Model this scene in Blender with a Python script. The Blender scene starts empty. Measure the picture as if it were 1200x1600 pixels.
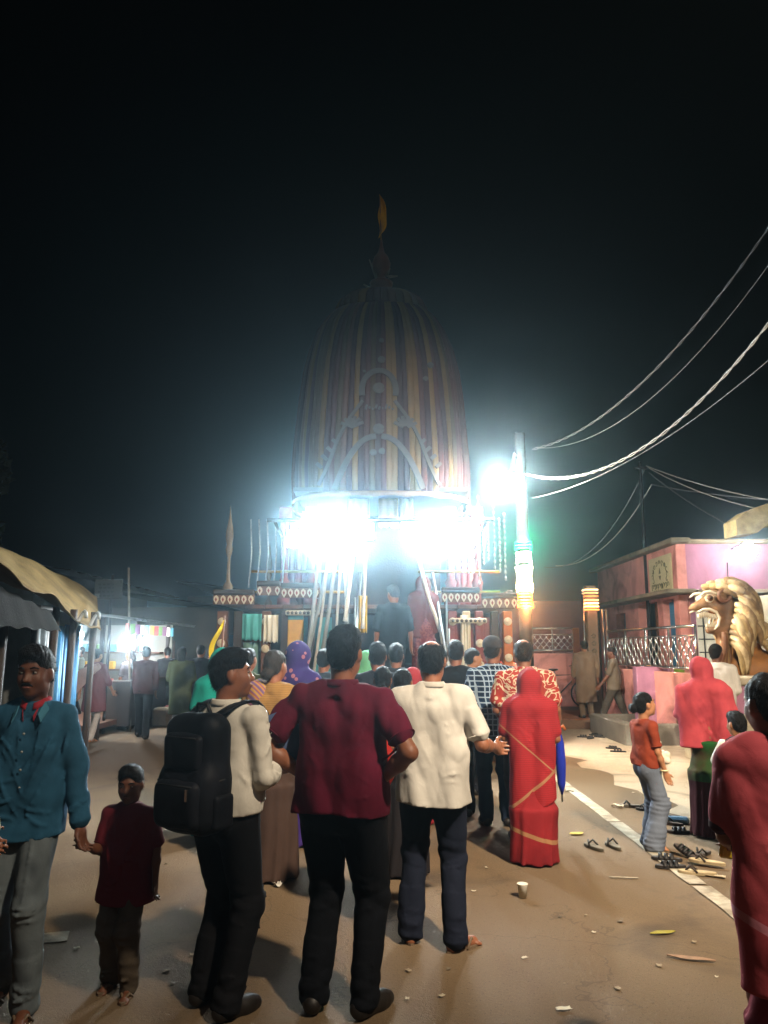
import bpy, math, random
import numpy as np
from mathutils import Vector, Matrix

PI = math.pi
sc = bpy.context.scene
col = bpy.context.collection

# ------------------------------------------------------------------ camera
CAM_H, FPX, HORIZON = 1.62, 1202.0, 1015.0          # eye height, focal length in photo pixels, horizon row
PITCH = math.atan((HORIZON - 800) / FPX)
cam_d = bpy.data.cameras.new('camera')
cam = bpy.data.objects.new('camera', cam_d)
col.objects.link(cam)
cam_d.sensor_fit = 'VERTICAL'
cam_d.sensor_height = 36
cam_d.lens = 36 * FPX / 1600
cam_d.clip_start, cam_d.clip_end = 0.05, 2000
cam.location = (0, 0, CAM_H)
cam.rotation_euler = (PI / 2 + PITCH, 0, 0)
sc.camera = cam

# ------------------------------------------------------------------ night sky
world = bpy.data.worlds.new('World')
sc.world = world
world.use_nodes = True
wn = world.node_tree
wn.nodes.clear()
sky = wn.nodes.new('ShaderNodeTexSky')
sky.sky_type = 'NISHITA'
sky.sun_disc = False
sky.sun_elevation = math.radians(-6)
sky.sun_rotation = math.radians(200)
bg = wn.nodes.new('ShaderNodeBackground')
bg.inputs['Strength'].default_value = 0.05
wo = wn.nodes.new('ShaderNodeOutputWorld')
wn.links.new(sky.outputs[0], bg.inputs[0])
wn.links.new(bg.outputs[0], wo.inputs[0])
# added broad sun lamp, a soft fill that keeps shadows from going black
sun_d = bpy.data.lights.new('fill_sun', 'SUN')
sun_d.energy, sun_d.angle, sun_d.color = 0.15, math.radians(50), (0.85, 0.9, 1.0)
sun = bpy.data.objects.new('fill_sun', sun_d)
col.objects.link(sun)
sun.rotation_euler = (math.radians(35), math.radians(20), 0)

vs = sc.view_settings
vs.view_transform, vs.look, vs.gamma, vs.exposure = 'Standard', 'None', 1.0, 0.0
vs.use_curve_mapping = False
cy = sc.cycles
cy.use_denoising = True
cy.max_bounces, cy.diffuse_bounces, cy.glossy_bounces, cy.transmission_bounces = 4, 2, 2, 2
cy.volume_bounces = 0
cy.transparent_max_bounces = 6
cy.sample_clamp_indirect = 4.0
cy.caustics_reflective = cy.caustics_refractive = False

# ------------------------------------------------------------------ pixel <-> place
def ray(x, y):
    u, v = (x - 600) / FPX, (800 - y) / FPX
    return u, math.cos(PITCH) - v * math.sin(PITCH), math.sin(PITCH) + v * math.cos(PITCH)
def G(x, y, z=0.0):
    a, b, c = ray(x, y); t = (z - CAM_H) / c
    return Vector((a * t, b * t, z))
def at(x, y, Y):
    a, b, c = ray(x, y); t = Y / b
    return Vector((a * t, Y, CAM_H + c * t))

# ------------------------------------------------------------------ materials
MATS = {}
def srgb(h):
    if isinstance(h, str):
        h = h.lstrip('#')
        c = [int(h[i:i + 2], 16) / 255 for i in (0, 2, 4)]
        return tuple(x / 12.92 if x <= 0.04045 else ((x + 0.055) / 1.055) ** 2.4 for x in c)
    return h
class NT:
    def __init__(s, name):
        s.m = bpy.data.materials.new(name); s.m.use_nodes = True
        s.t = s.m.node_tree; s.t.nodes.clear()
        s.out = s.t.nodes.new('ShaderNodeOutputMaterial')
        s.p = s.t.nodes.new('ShaderNodeBsdfPrincipled')
        s.t.links.new(s.p.outputs[0], s.out.inputs[0])
        s._tc = None
    def n(s, typ, **kw):
        nd = s.t.nodes.new(typ)
        for k, v in kw.items():
            if k in nd.inputs: s.put(nd.inputs[k], v)
            else: setattr(nd, k, v)
        return nd
    def put(s, inp, v):
        if hasattr(v, 'is_output'): s.t.links.new(v, inp)
        else:
            if inp.type == 'RGBA' and not isinstance(v, (int, float)) and len(v) == 3: v = (*v, 1)
            inp.default_value = v
    @property
    def co(s):
        if s._tc is None: s._tc = s.t.nodes.new('ShaderNodeTexCoord')
        return s._tc.outputs['Object']
    def math(s, op, a, b=0.0, c=None, clamp=False):
        nd = s.t.nodes.new('ShaderNodeMath'); nd.operation = op; nd.use_clamp = clamp
        s.put(nd.inputs[0], a); s.put(nd.inputs[1], b)
        if c is not None: s.put(nd.inputs[2], c)
        return nd.outputs[0]
    def mix(s, f, a, b, blend='MIX'):
        nd = s.t.nodes.new('ShaderNodeMix'); nd.data_type = 'RGBA'; nd.blend_type = blend
        s.put(nd.inputs[0], f); s.put(nd.inputs[6], a); s.put(nd.inputs[7], b)
        return nd.outputs[2]
    def noise(s, scale, detail=3, dist=0.0, vec=None, rough=.55):
        nd = s.n('ShaderNodeTexNoise', Scale=scale, Detail=detail, Distortion=dist, Roughness=rough)
        s.put(nd.inputs['Vector'], vec or s.co)
        return nd.outputs['Fac']
    def scaled(s, sx, sy, sz, rot=(0, 0, 0)):
        nd = s.n('ShaderNodeMapping'); nd.inputs['Scale'].default_value = (sx, sy, sz)
        nd.inputs['Rotation'].default_value = rot
        s.put(nd.inputs['Vector'], s.co)
        return nd.outputs[0]
    def ramp(s, f, stops, interp='LINEAR'):
        nd = s.t.nodes.new('ShaderNodeValToRGB'); nd.color_ramp.interpolation = interp
        e = nd.color_ramp.elements
        while len(e) < len(stops): e.new(0.5)
        for el, (p, c) in zip(e, stops):
            el.position = p
            el.color = (*srgb(c), 1) if not isinstance(c, (int, float)) else (c, c, c, 1)
        s.put(nd.inputs[0], f)
        return nd.outputs[0]
    def bump(s, h, strength=.3, dist=.01):
        nd = s.n('ShaderNodeBump', Strength=strength, Distance=dist); s.put(nd.inputs['Height'], h)
        s.t.links.new(nd.outputs[0], s.p.inputs['Normal'])
    def dot(s, vec):
        nd = s.t.nodes.new('ShaderNodeVectorMath'); nd.operation = 'DOT_PRODUCT'
        s.put(nd.inputs[0], s.co); nd.inputs[1].default_value = vec
        return nd.outputs['Value']

def mat(name, c=(.5, .5, .5), rough=.8, vary=.25, scale=6.0, bump=.15, bscale=40.0, metal=0.0, emit=None, es=0.0, spec=.4, dirt=None):
    """plain surface: base colour with uneven patches, fine relief"""
    if name in MATS: return MATS[name]
    c = srgb(c)
    t = NT(name)
    dark = tuple(x * (1 - vary) for x in c); lite = tuple(min(1, x * (1 + vary * .6)) for x in c)
    f = t.noise(scale, 5)
    cc = t.mix(t.math('MULTIPLY_ADD', f, 2.2, -.6, True), dark, lite)
    if dirt:
        d = t.noise(scale * .45, 6, 1.2)
        cc = t.mix(t.math('MULTIPLY_ADD', d, 4, -1.9, True), cc, srgb(dirt))
    t.put(t.p.inputs['Base Color'], cc)
    t.put(t.p.inputs['Roughness'], t.math('MULTIPLY_ADD', f, .25, rough - .12, True))
    t.p.inputs['Metallic'].default_value = metal
    t.p.inputs['Specular IOR Level'].default_value = spec
    if bump: t.bump(t.noise(bscale, 4), bump, .01)
    if emit is not None:
        t.p.inputs['Emission Color'].default_value = (*srgb(emit), 1)
        t.p.inputs['Emission Strength'].default_value = es
    MATS[name] = t.m
    return t.m

def fabric(name, c, c2=None, kind='plain', rough=.88, border=(), bcol='#c9a45c', sc_=1.0, c3=None):
    """woven cloth; prints: check, floral, stripes, dots; border = [(plane normal, offset, half width)]"""
    if name in MATS: return MATS[name]
    t = NT(name); c = srgb(c); c2 = srgb(c2) if c2 else tuple(x * .6 for x in c)
    f = t.noise(5, 4)
    base = t.mix(t.math('MULTIPLY_ADD', f, 2, -.5, True), tuple(x * .82 for x in c), tuple(min(1, x * 1.1) for x in c))
    if kind == 'check':
        sep = t.n('ShaderNodeSeparateXYZ'); t.put(sep.inputs[0], t.co)
        def line(v, per, w): return t.math('LESS_THAN', t.math('ABSOLUTE', t.math('SUBTRACT', t.math('FRACT', t.math('DIVIDE', v, per)), .5)), w)
        xy = t.math('MULTIPLY_ADD', sep.outputs[1], .8, sep.outputs[0])
        l1, l2 = line(xy, .045 * sc_, .11), line(sep.outputs[2], .05 * sc_, .11)
        b1, b2 = line(t.math('ADD', xy, .02), .045 * sc_, .24), line(t.math('ADD', sep.outputs[2], .025), .05 * sc_, .24)
        base = t.mix(t.math('MULTIPLY', t.math('ADD', b1, b2), .35), base, srgb(c3 or '#0a0d18'))
        base = t.mix(t.math('MULTIPLY', t.math('ADD', l1, l2, clamp=True), .85), base, c2)
    elif kind == 'floral':
        n1 = t.noise(9 / sc_, 1, 1.6)
        l = t.math('LESS_THAN', t.math('ABSOLUTE', t.math('SUBTRACT', n1, .5)), .045)
        v = t.n('ShaderNodeTexVoronoi', Scale=11 / sc_); t.put(v.inputs['Vector'], t.co)
        d = t.math('LESS_THAN', v.outputs['Distance'], .2)
        base = t.mix(t.math('MAXIMUM', l, d), base, c2)
    elif kind == 'stripes':
        w = t.n('ShaderNodeTexWave', Scale=2.2 / sc_, Distortion=1.2, Detail=1.0); w.wave_type = 'BANDS'; w.bands_direction = 'DIAGONAL'
        t.put(w.inputs['Vector'], t.co)
        base = t.ramp(w.outputs['Fac'], [(0, c), (.3, c2), (.55, c3 or '#b5502e'), (.8, c), (1, c2)])
    elif kind == 'fine':
        w = t.n('ShaderNodeTexWave', Scale=20 / sc_, Distortion=.6); w.bands_direction = 'Z'
        t.put(w.inputs['Vector'], t.co)
        base = t.mix(t.math('MULTIPLY', w.outputs['Fac'], .55), base, c2)
    elif kind == 'dots':
        v = t.n('ShaderNodeTexVoronoi', Scale=14 / sc_); t.put(v.inputs['Vector'], t.co)
        base = t.mix(t.math('LESS_THAN', v.outputs['Distance'], .26), base, c2)
    elif kind == 'fade':
        base = t.mix(t.math('MULTIPLY_ADD', t.noise(3.2, 3), 4, -1.7, True), base, c2)
    for nrm, off, hw in border:
        d = t.math('ABSOLUTE', t.math('SUBTRACT', t.dot(nrm), off))
        base = t.mix(t.math('LESS_THAN', d, hw), base, srgb(bcol))
    t.put(t.p.inputs['Base Color'], base)
    t.p.inputs['Roughness'].default_value = rough
    t.p.inputs['Specular IOR Level'].default_value = .10
    wv = t.noise(260, 2)
    cr = t.noise(14, 5, 1.2, vec=t.scaled(1.2, 1.2, .9))
    t.bump(t.math('MULTIPLY_ADD', wv, .16, cr), .22, .010)
    MATS[name] = t.m
    return t.m

def skin_mat(name, c):
    if name in MATS: return MATS[name]
    t = NT(name); c = srgb(c)
    f = t.noise(11, 4)
    t.put(t.p.inputs['Base Color'], t.mix(f, tuple(x * .82 for x in c), tuple(x * 1.14 for x in c)))
    t.p.inputs['Roughness'].default_value = .52
    t.p.inputs['Specular IOR Level'].default_value = .4
    t.p.inputs['Subsurface Weight'].default_value = .06
    t.p.inputs['Subsurface Radius'].default_value = (.01, .004, .002)
    t.bump(t.noise(120, 3), .12, .004)
    MATS[name] = t.m
    return t.m

def hair_mat(name, c):
    if name in MATS: return MATS[name]
    t = NT(name); c = srgb(c)
    f = t.noise(60, 3, vec=t.scaled(3, 3, .5))
    t.put(t.p.inputs['Base Color'], t.mix(f, tuple(x * .5 for x in c), tuple(x * 1.5 for x in c)))
    t.p.inputs['Roughness'].default_value = .62
    t.p.inputs['Specular IOR Level'].default_value = .18
    t.bump(t.noise(90, 3, .5, vec=t.scaled(2.5, 2.5, .6)), .8, .012)
    MATS[name] = t.m
    return t.m

def glow(name, c, es, base=None):
    if name in MATS: return MATS[name]
    t = NT(name)
    f = t.noise(30, 2)
    t.put(t.p.inputs['Base Color'], srgb(base or c))
    t.p.inputs['Emission Color'].default_value = (*srgb(c), 1)
    t.put(t.p.inputs['Emission Strength'], t.math('MULTIPLY_ADD', f, es * .4, es * .8))
    if 'led_' in name: t.m.cycles.emission_sampling = 'NONE'
    MATS[name] = t.m
    return t.m

# ------------------------------------------------------------------ objects
def link(name, me, parent=None, loc=None, rot=None):
    o = bpy.data.objects.new(name, me)
    col.objects.link(o)
    if parent is not None: o.parent = parent
    if loc is not None: o.location = loc
    if rot is not None: o.rotation_euler = rot
    return o
def tag(o, label=None, cat=None, group=None, kind=None):
    if label: o['label'] = label
    if cat: o['category'] = cat
    if group: o['group'] = group
    if kind: o['kind'] = kind
    return o
def empty(name, loc=(0, 0, 0), rz=0.0):
    o = link(name, None, loc=loc, rot=(0, 0, rz)); o.empty_display_size = .1
    return o
def copy_tree(o, parent=None):
    c = o.copy(); col.objects.link(c); c.parent = parent
    for ch in list(o.children): copy_tree(ch, c)
    return c
def mesh_of(name, v, f, m, smooth=False):
    me = bpy.data.meshes.new(name)
    me.from_pydata([tuple(p) for p in v], [], f)
    if m is not None: me.materials.append(m)
    if smooth: me.polygons.foreach_set('use_smooth', [True] * len(me.polygons))
    me.update()
    return me

class MB:
    """collects shapes of ONE part"""
    def __init__(s): s.v = []; s.f = []
    def add(s, v, f):
        o = len(s.v); s.v += [Vector(p) for p in v]; s.f += [tuple(i + o for i in q) for q in f]; return s
    def box(s, c, size, rot=None, bev=0.0, taper=1.0):
        hx, hy, hz = (x / 2 for x in size)
        b = min(bev, hx * .9, hy * .9, hz * .9)
        if b <= 0:
            v = [Vector((x * hx * (taper if z > 0 else 1), y * hy * (taper if z > 0 else 1), z * hz)) for z in (-1, 1) for x, y in ((-1, -1), (1, -1), (1, 1), (-1, 1))]
            f = [(0, 3, 2, 1), (4, 5, 6, 7), (0, 1, 5, 4), (1, 2, 6, 5), (2, 3, 7, 6), (3, 0, 4, 7)]
        else:
            v = []
            for z, k in ((-hz, b), (-hz + b, 0), (hz - b, 0), (hz, b)):
                tp = taper if z > 0 else 1
                ax, ay = (hx - k) * tp, (hy - k) * tp
                for x, y in ((-ax + (0 if k else b), -ay), (ax - (0 if k else b), -ay), (ax, -ay + (0 if k else b)), (ax, ay - (0 if k else b)), (ax - (0 if k else b), ay), (-ax + (0 if k else b), ay), (-ax, ay - (0 if k else b)), (-ax, -ay + (0 if k else b))):
                    v.append(Vector((x, y, z)))
            f = [tuple(range(7, -1, -1)), tuple(range(24, 32))]
            for r in range(3):
                for i in range(8):
                    j = (i + 1) % 8
                    f.append((r * 8 + i, r * 8 + j, r * 8 + 8 + j, r * 8 + 8 + i))
        if rot is not None:
            R = rot if isinstance(rot, Matrix) else Matrix.Rotation(rot, 3, 'Z')
            v = [R @ p for p in v]
        c = Vector(c)
        return s.add([p + c for p in v], f)
    def tube(s, pts, r, n=8, close=True):
        pts = [Vector(p) for p in pts]; rs = r if isinstance(r, (list, tuple)) else [r] * len(pts)
        v, f = [], []; prev = None
        for i, p in enumerate(pts):
            d = (pts[min(i + 1, len(pts) - 1)] - pts[max(i - 1, 0)]).normalized()
            a = prev - d * prev.dot(d) if prev is not None else d.orthogonal()
            a.normalize(); prev = a; b = d.cross(a)
            for k in range(n):
                t = 2 * PI * k / n
                v.append(p + (a * math.cos(t) + b * math.sin(t)) * rs[i])
        for i in range(len(pts) - 1):
            for k in range(n):
                j = (k + 1) % n
                f.append((i * n + k, i * n + j, i * n + n + j, i * n + n + k))
        if close: f += [tuple(range(n - 1, -1, -1)), tuple((len(pts) - 1) * n + k for k in range(n))]
        return s.add(v, f)
    def lathe(s, prof, c=(0, 0, 0), n=16, sx=1, sy=1, cap=True):
        v, f = [], []; c = Vector(c)
        for r, z in prof:
            for k in range(n):
                t = 2 * PI * k / n
                v.append(c + Vector((r * math.cos(t) * sx, r * math.sin(t) * sy, z)))
        for i in range(len(prof) - 1):
            for k in range(n):
                j = (k + 1) % n
                f.append((i * n + k, i * n + j, i * n + n + j, i * n + n + k))
        if cap: f += [tuple(range(n - 1, -1, -1)), tuple((len(prof) - 1) * n + k for k in range(n))]
        return s.add(v, f)
    def prism(s, poly, o, ex, ey, ez, depth):
        """2-D outline (counter-clockwise in ex, ey) pushed along ez by depth"""
        o, ex, ey, ez = Vector(o), Vector(ex), Vector(ey), Vector(ez); n = len(poly)
        v = [o + ex * x + ey * y for x, y in poly] + [o + ex * x + ey * y + ez * depth for x, y in poly]
        f = [tuple(range(n - 1, -1, -1)), tuple(range(n, 2 * n))] + [(i, (i + 1) % n, n + (i + 1) % n, n + i) for i in range(n)]
        return s.add(v, f)
    def sheet(s, fn, nu, nv, thick=0.0):
        """surface fn(u, v) over 0..1 with its own thickness along its normals"""
        P = [[Vector(fn(i / nu, j / nv)) for j in range(nv + 1)] for i in range(nu + 1)]
        v = [p for r in P for p in r]; w = nv + 1
        f = [(i * w + j, (i + 1) * w + j, (i + 1) * w + j + 1, i * w + j + 1) for i in range(nu) for j in range(nv)]
        if thick:
            N = []
            for i in range(nu + 1):
                for j in range(nv + 1):
                    du = P[min(i + 1, nu)][j] - P[max(i - 1, 0)][j]; dv = P[i][min(j + 1, nv)] - P[i][max(j - 1, 0)]
                    nn = du.cross(dv)
                    N.append(nn.normalized() if nn.length > 1e-9 else Vector((0, 0, 1)))
            k = len(v); v = v + [p - n * thick for p, n in zip(v, N)]
            f += [tuple(k + q for q in reversed(fc)) for fc in list(f)]
            rim = [i * w for i in range(nu + 1)] + [nu * w + j for j in range(1, nv + 1)] + [i * w + nv for i in range(nu - 1, -1, -1)] + [j for j in range(nv - 1, 0, -1)]
            f += [(rim[i], k + rim[i], k + rim[(i + 1) % len(rim)], rim[(i + 1) % len(rim)]) for i in range(len(rim))]
        return s.add(v, f)
    def mesh(s, name, m, smooth=False): return mesh_of(name, s.v, s.f, m, smooth)
    def build(s, name, m, parent=None, smooth=False, loc=None, rot=None):
        return link(name, s.mesh(name, m, smooth), parent, loc, rot)
def autosmooth(o, ang=40):
    o.data.polygons.foreach_set('use_smooth', [True] * len(o.data.polygons))
    o.data.set_sharp_from_angle(angle=math.radians(ang))
    return o

# ------------------------------------------------------------------ implicit surfaces (bodies, cloth, statues)
class Field:
    def __init__(s, lo, hi, h):
        s.h = h; s.lo = np.array(lo, float)
        s.n = np.ceil((np.array(hi, float) - s.lo) / h).astype(int) + 2
        s.ax = [(s.lo[i] + h * np.arange(s.n[i])).astype(np.float32) for i in range(3)]
        s.d = np.full(tuple(s.n), .5, np.float32)
    def region(s, lo, hi):
        sl = []
        for i in range(3):
            a = int(max(0, math.floor((lo[i] - s.lo[i]) / s.h))); b = int(min(s.n[i], math.ceil((hi[i] - s.lo[i]) / s.h) + 1))
            if b <= a: return None
            sl.append(slice(a, b))
        return tuple(sl), s.ax[0][sl[0]][:, None, None], s.ax[1][sl[1]][None, :, None], s.ax[2][sl[2]][None, None, :]
    def merge(s, sl, e, k, op):
        d = s.d[sl]
        if op == 'sub':
            e = -e; h = np.clip(.5 - .5 * (e - d) / k, 0, 1)
            s.d[sl] = e + (d - e) * h + k * h * (1 - h)
        else:
            h = np.clip(.5 + .5 * (e - d) / k, 0, 1)
            s.d[sl] = e + (d - e) * h - k * h * (1 - h)
    def cap(s, a, b, ra, rb, k=.02, flat=None, ff=1.0, op='add', ends=False):
        """tapered limb from a to b; flat = direction in which it is ff times thinner; ends = cut off square"""
        a, b = np.array(a, float), np.array(b, float)
        R = max(ra, rb) + k + .02
        rg = s.region(np.minimum(a, b) - R, np.maximum(a, b) + R)
        if rg is None: return
        sl, X, Y, Z = rg
        px, py, pz = X - a[0], Y - a[1], Z - a[2]
        ba = b - a; L = float(ba @ ba) + 1e-12
        t = (px * ba[0] + py * ba[1] + pz * ba[2]) / L
        tc = np.clip(t, 0, 1)
        qx, qy, qz = px - ba[0] * tc, py - ba[1] * tc, pz - ba[2] * tc
        if ends:
            qx, qy, qz = px - ba[0] * t, py - ba[1] * t, pz - ba[2] * t
        if flat is not None:
            n = np.array(flat, float); n /= np.linalg.norm(n)
            w = (qx * n[0] + qy * n[1] + qz * n[2]) * (ff - 1)
            qx, qy, qz = qx + w * n[0], qy + w * n[1], qz + w * n[2]
        e = np.sqrt(qx * qx + qy * qy + qz * qz) - (ra + (rb - ra) * tc)
        if ends:
            l = math.sqrt(L); e = np.maximum(e, np.maximum(-t, t - 1) * l)
        s.merge(sl, e.astype(np.float32), k, op)
    def ell(s, c, r, k=.02, M=None, op='add'):
        c, r = np.array(c, float), np.array(r, float)
        R = float(r.max()) + k + .02
        rg = s.region(c - R, c + R)
        if rg is None: return
        sl, X, Y, Z = rg
        x, y, z = X - c[0], Y - c[1], Z - c[2]
        if M is not None:
            x, y, z = (M[i][0] * x + M[i][1] * y + M[i][2] * z for i in range(3))
        k0 = np.sqrt((x / r[0]) ** 2 + (y / r[1]) ** 2 + (z / r[2]) ** 2)
        k1 = np.sqrt((x / r[0] ** 2) ** 2 + (y / r[1] ** 2) ** 2 + (z / r[2] ** 2) ** 2) + 1e-9
        s.merge(sl, (k0 * (k0 - 1) / k1).astype(np.float32), k, op)
    def plane(s, nrm, off):
        """keep only the side where nrm . p < off"""
        n = np.array(nrm, float)
        s.d = np.maximum(s.d, (s.ax[0][:, None, None] * n[0] + s.ax[1][None, :, None] * n[1] + s.ax[2][None, None, :] * n[2] - off).astype(np.float32))
    def rbox(s, c, half, r, k=.02, M=None, op='add'):
        c, half = np.array(c, float), np.array(half, float); R = float(np.linalg.norm(half)) + k + .03
        rg = s.region(c - R, c + R)
        if rg is None: return
        sl, X, Y, Z = rg; x, y, z = X - c[0], Y - c[1], Z - c[2]
        if M is not None: x, y, z = (M[i][0] * x + M[i][1] * y + M[i][2] * z for i in range(3))
        qx, qy, qz = np.abs(x) - half[0] + r, np.abs(y) - half[1] + r, np.abs(z) - half[2] + r
        e = np.sqrt(np.maximum(qx, 0) ** 2 + np.maximum(qy, 0) ** 2 + np.maximum(qz, 0) ** 2) + np.minimum(np.maximum(np.maximum(qx, qy), qz), 0) - r
        s.merge(sl, e.astype(np.float32), k, op)
    def ridge(s, p0, p1, out, r, bow=0.0, n=9, k=.007):
        """a raised fold of cloth running over the surface from p0 to p1; out = direction in which the surface is searched"""
        p0, p1, out = np.array(p0, float), np.array(p1, float), np.array(out, float); prev = None
        side = np.cross(p1 - p0, out); side = side / (np.linalg.norm(side) + 1e-9)
        for i in range(n + 1):
            u = i / n; p = p0 + (p1 - p0) * u + side * bow * math.sin(PI * u); hit = None
            for st in range(80):
                q = p + out * (st * s.h * .7); ix = np.floor((q - s.lo) / s.h).astype(int)
                if (ix < 0).any() or (ix >= s.n).any(): break
                if s.d[tuple(ix)] < 0: hit = q
                elif hit is not None: break
            if hit is None: prev = None; continue
            rr = r * (.25 + .75 * math.sin(PI * min(1, max(0, .08 + .84 * u)))); hit = hit - out * rr * .25
            if prev is not None: s.cap(prev[0], hit, prev[1], rr, k)
            prev = (hit, rr)
    def ripple(s, fn):
        idx = np.nonzero(np.abs(s.d) < 3.5 * s.h + .02)
        s.d[idx] += np.minimum(fn(s.ax[0][idx[0]], s.ax[1][idx[1]], s.ax[2][idx[2]]), .0055).astype(np.float32)
    def mesh(s, name, m):
        for ax in range(3):                                   # close the field at the grid's border
            sl = [slice(None)] * 3
            for e in (0, -1): sl[ax] = e; s.d[tuple(sl)] = np.maximum(s.d[tuple(sl)], s.h * .5)
        d = s.d; ins = d < 0
        cnt = np.zeros(tuple(s.n - 1), np.int8)
        for i in (0, 1):
            for j in (0, 1):
                for k in (0, 1):
                    cnt += ins[i:s.n[0] - 1 + i, j:s.n[1] - 1 + j, k:s.n[2] - 1 + k]
        act = (cnt > 0) & (cnt < 8)
        I, J, K = np.nonzero(act)
        nv = len(I)
        vid = np.full(act.shape, -1, np.int32); vid[I, J, K] = np.arange(nv)
        acc = np.zeros((nv, 3)); w = np.zeros(nv)
        cor = [(i, j, k) for i in (0, 1) for j in (0, 1) for k in (0, 1)]
        val = {c: d[I + c[0], J + c[1], K + c[2]] for c in cor}
        for a in cor:
            for ax in range(3):
                if a[ax]: continue
                b = list(a); b[ax] = 1; b = tuple(b)
                va, vb = val[a], val[b]; cr = (va < 0) != (vb < 0)
                t = np.where(cr, va / np.where(cr, va - vb, 1), 0)
                p = np.tile(np.array(a, float), (nv, 1)); p[:, ax] += t
                acc += p * cr[:, None]; w += cr
        pos = (np.stack([I, J, K], 1) + acc / w[:, None]) * s.h + s.lo
        F = []
        for ax in range(3):
            o1, o2 = (ax + 1) % 3, (ax + 2) % 3
            sl0 = [slice(1, s.n[i] - 1) for i in range(3)]; sl1 = list(sl0)
            sl0[ax] = slice(0, s.n[ax] - 1); sl1[ax] = slice(1, s.n[ax])
            A, B = ins[tuple(sl0)], ins[tuple(sl1)]
            for sgn in (0, 1):
                q = np.nonzero(A & ~B) if sgn == 0 else np.nonzero(~A & B)
                if not len(q[0]): continue
                c = [q[i] + (0 if i == ax else 1) for i in range(3)]
                def at_(e1, e2):
                    cc = list(c); cc[o1] = cc[o1] - e1; cc[o2] = cc[o2] - e2
                    return vid[cc[0], cc[1], cc[2]]
                quad = [at_(1, 1), at_(0, 1), at_(0, 0), at_(1, 0)]
                if sgn: quad.reverse()
                F.append(np.stack(quad, 1))
        F = np.concatenate(F) if F else np.zeros((0, 4), int)
        F = F[(F >= 0).all(1)]
        me = bpy.data.meshes.new(name)
        me.vertices.add(nv); me.vertices.foreach_set('co', pos.astype(np.float32).ravel())
        me.loops.add(F.size); me.loops.foreach_set('vertex_index', F.astype(np.int32).ravel())
        me.polygons.add(len(F)); me.polygons.foreach_set('loop_start', (np.arange(len(F)) * 4).astype(np.int32))
        me.polygons.foreach_set('use_smooth', np.ones(len(F), bool))
        me.update(calc_edges=True); me.validate()
        if m is not None: me.materials.append(m)
        return me
    def build(s, name, m, parent=None): return link(name, s.mesh(name, m), parent)

def folds(rng, amp, fx, fy, fz, n=5):
    """irregular soft folds: a few bent plane waves; small fz = long vertical folds"""
    W = [(rng.gauss(0, fx), rng.gauss(0, fy), rng.gauss(0, fz), rng.uniform(0, 6.28), rng.gauss(0, 9), rng.uniform(0, 6.28)) for _ in range(n)]
    def fn(x, y, z):
        r = 0
        for a, b, c, ph, q, p2 in W: r = r + 1.27 - 2 * np.abs(np.sin(.5 * (a * x + b * y + c * z + ph + 1.2 * np.sin(q * z + p2))))
        return r * (amp / math.sqrt(n))
    return fn
# ------------------------------------------------------------------ people
def unit(v):
    v = np.array(v, float); return v / (np.linalg.norm(v) + 1e-9)
ARM = {'hang': ((.20, -.03, -1), (.08, .16, -1), None, (0, 1, 0), .35),
       'hips': ((.60, -.34, -.86), (-.74, .46, -.62), (-.6, .55, -.45), (-.3, -.2, -.9), .3),
       'bent': ((.14, .02, -1), (-.05, 1, .05), None, (0, .2, 1), .5),
       'fold': ((.18, .05, -1), (-.75, .75, -.05), None, (0, .2, 1), .6),
       'clasp': ((.16, .05, -1), (-.42, .8, -.35), None, (0, .3, 1), .7),
       'swing': ((.10, .40, -1), (.02, .65, -.8), None, (0, 1, .3), .45),
       'back': ((.14, -.42, -1), (.05, -.1, -1), None, (0, 1, 0), .35)}
SKIN = {'dark': '#5d3826', 'brown': '#7a4c34', 'tan': '#9a6a4a', 'fair': '#b98a68'}

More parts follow.
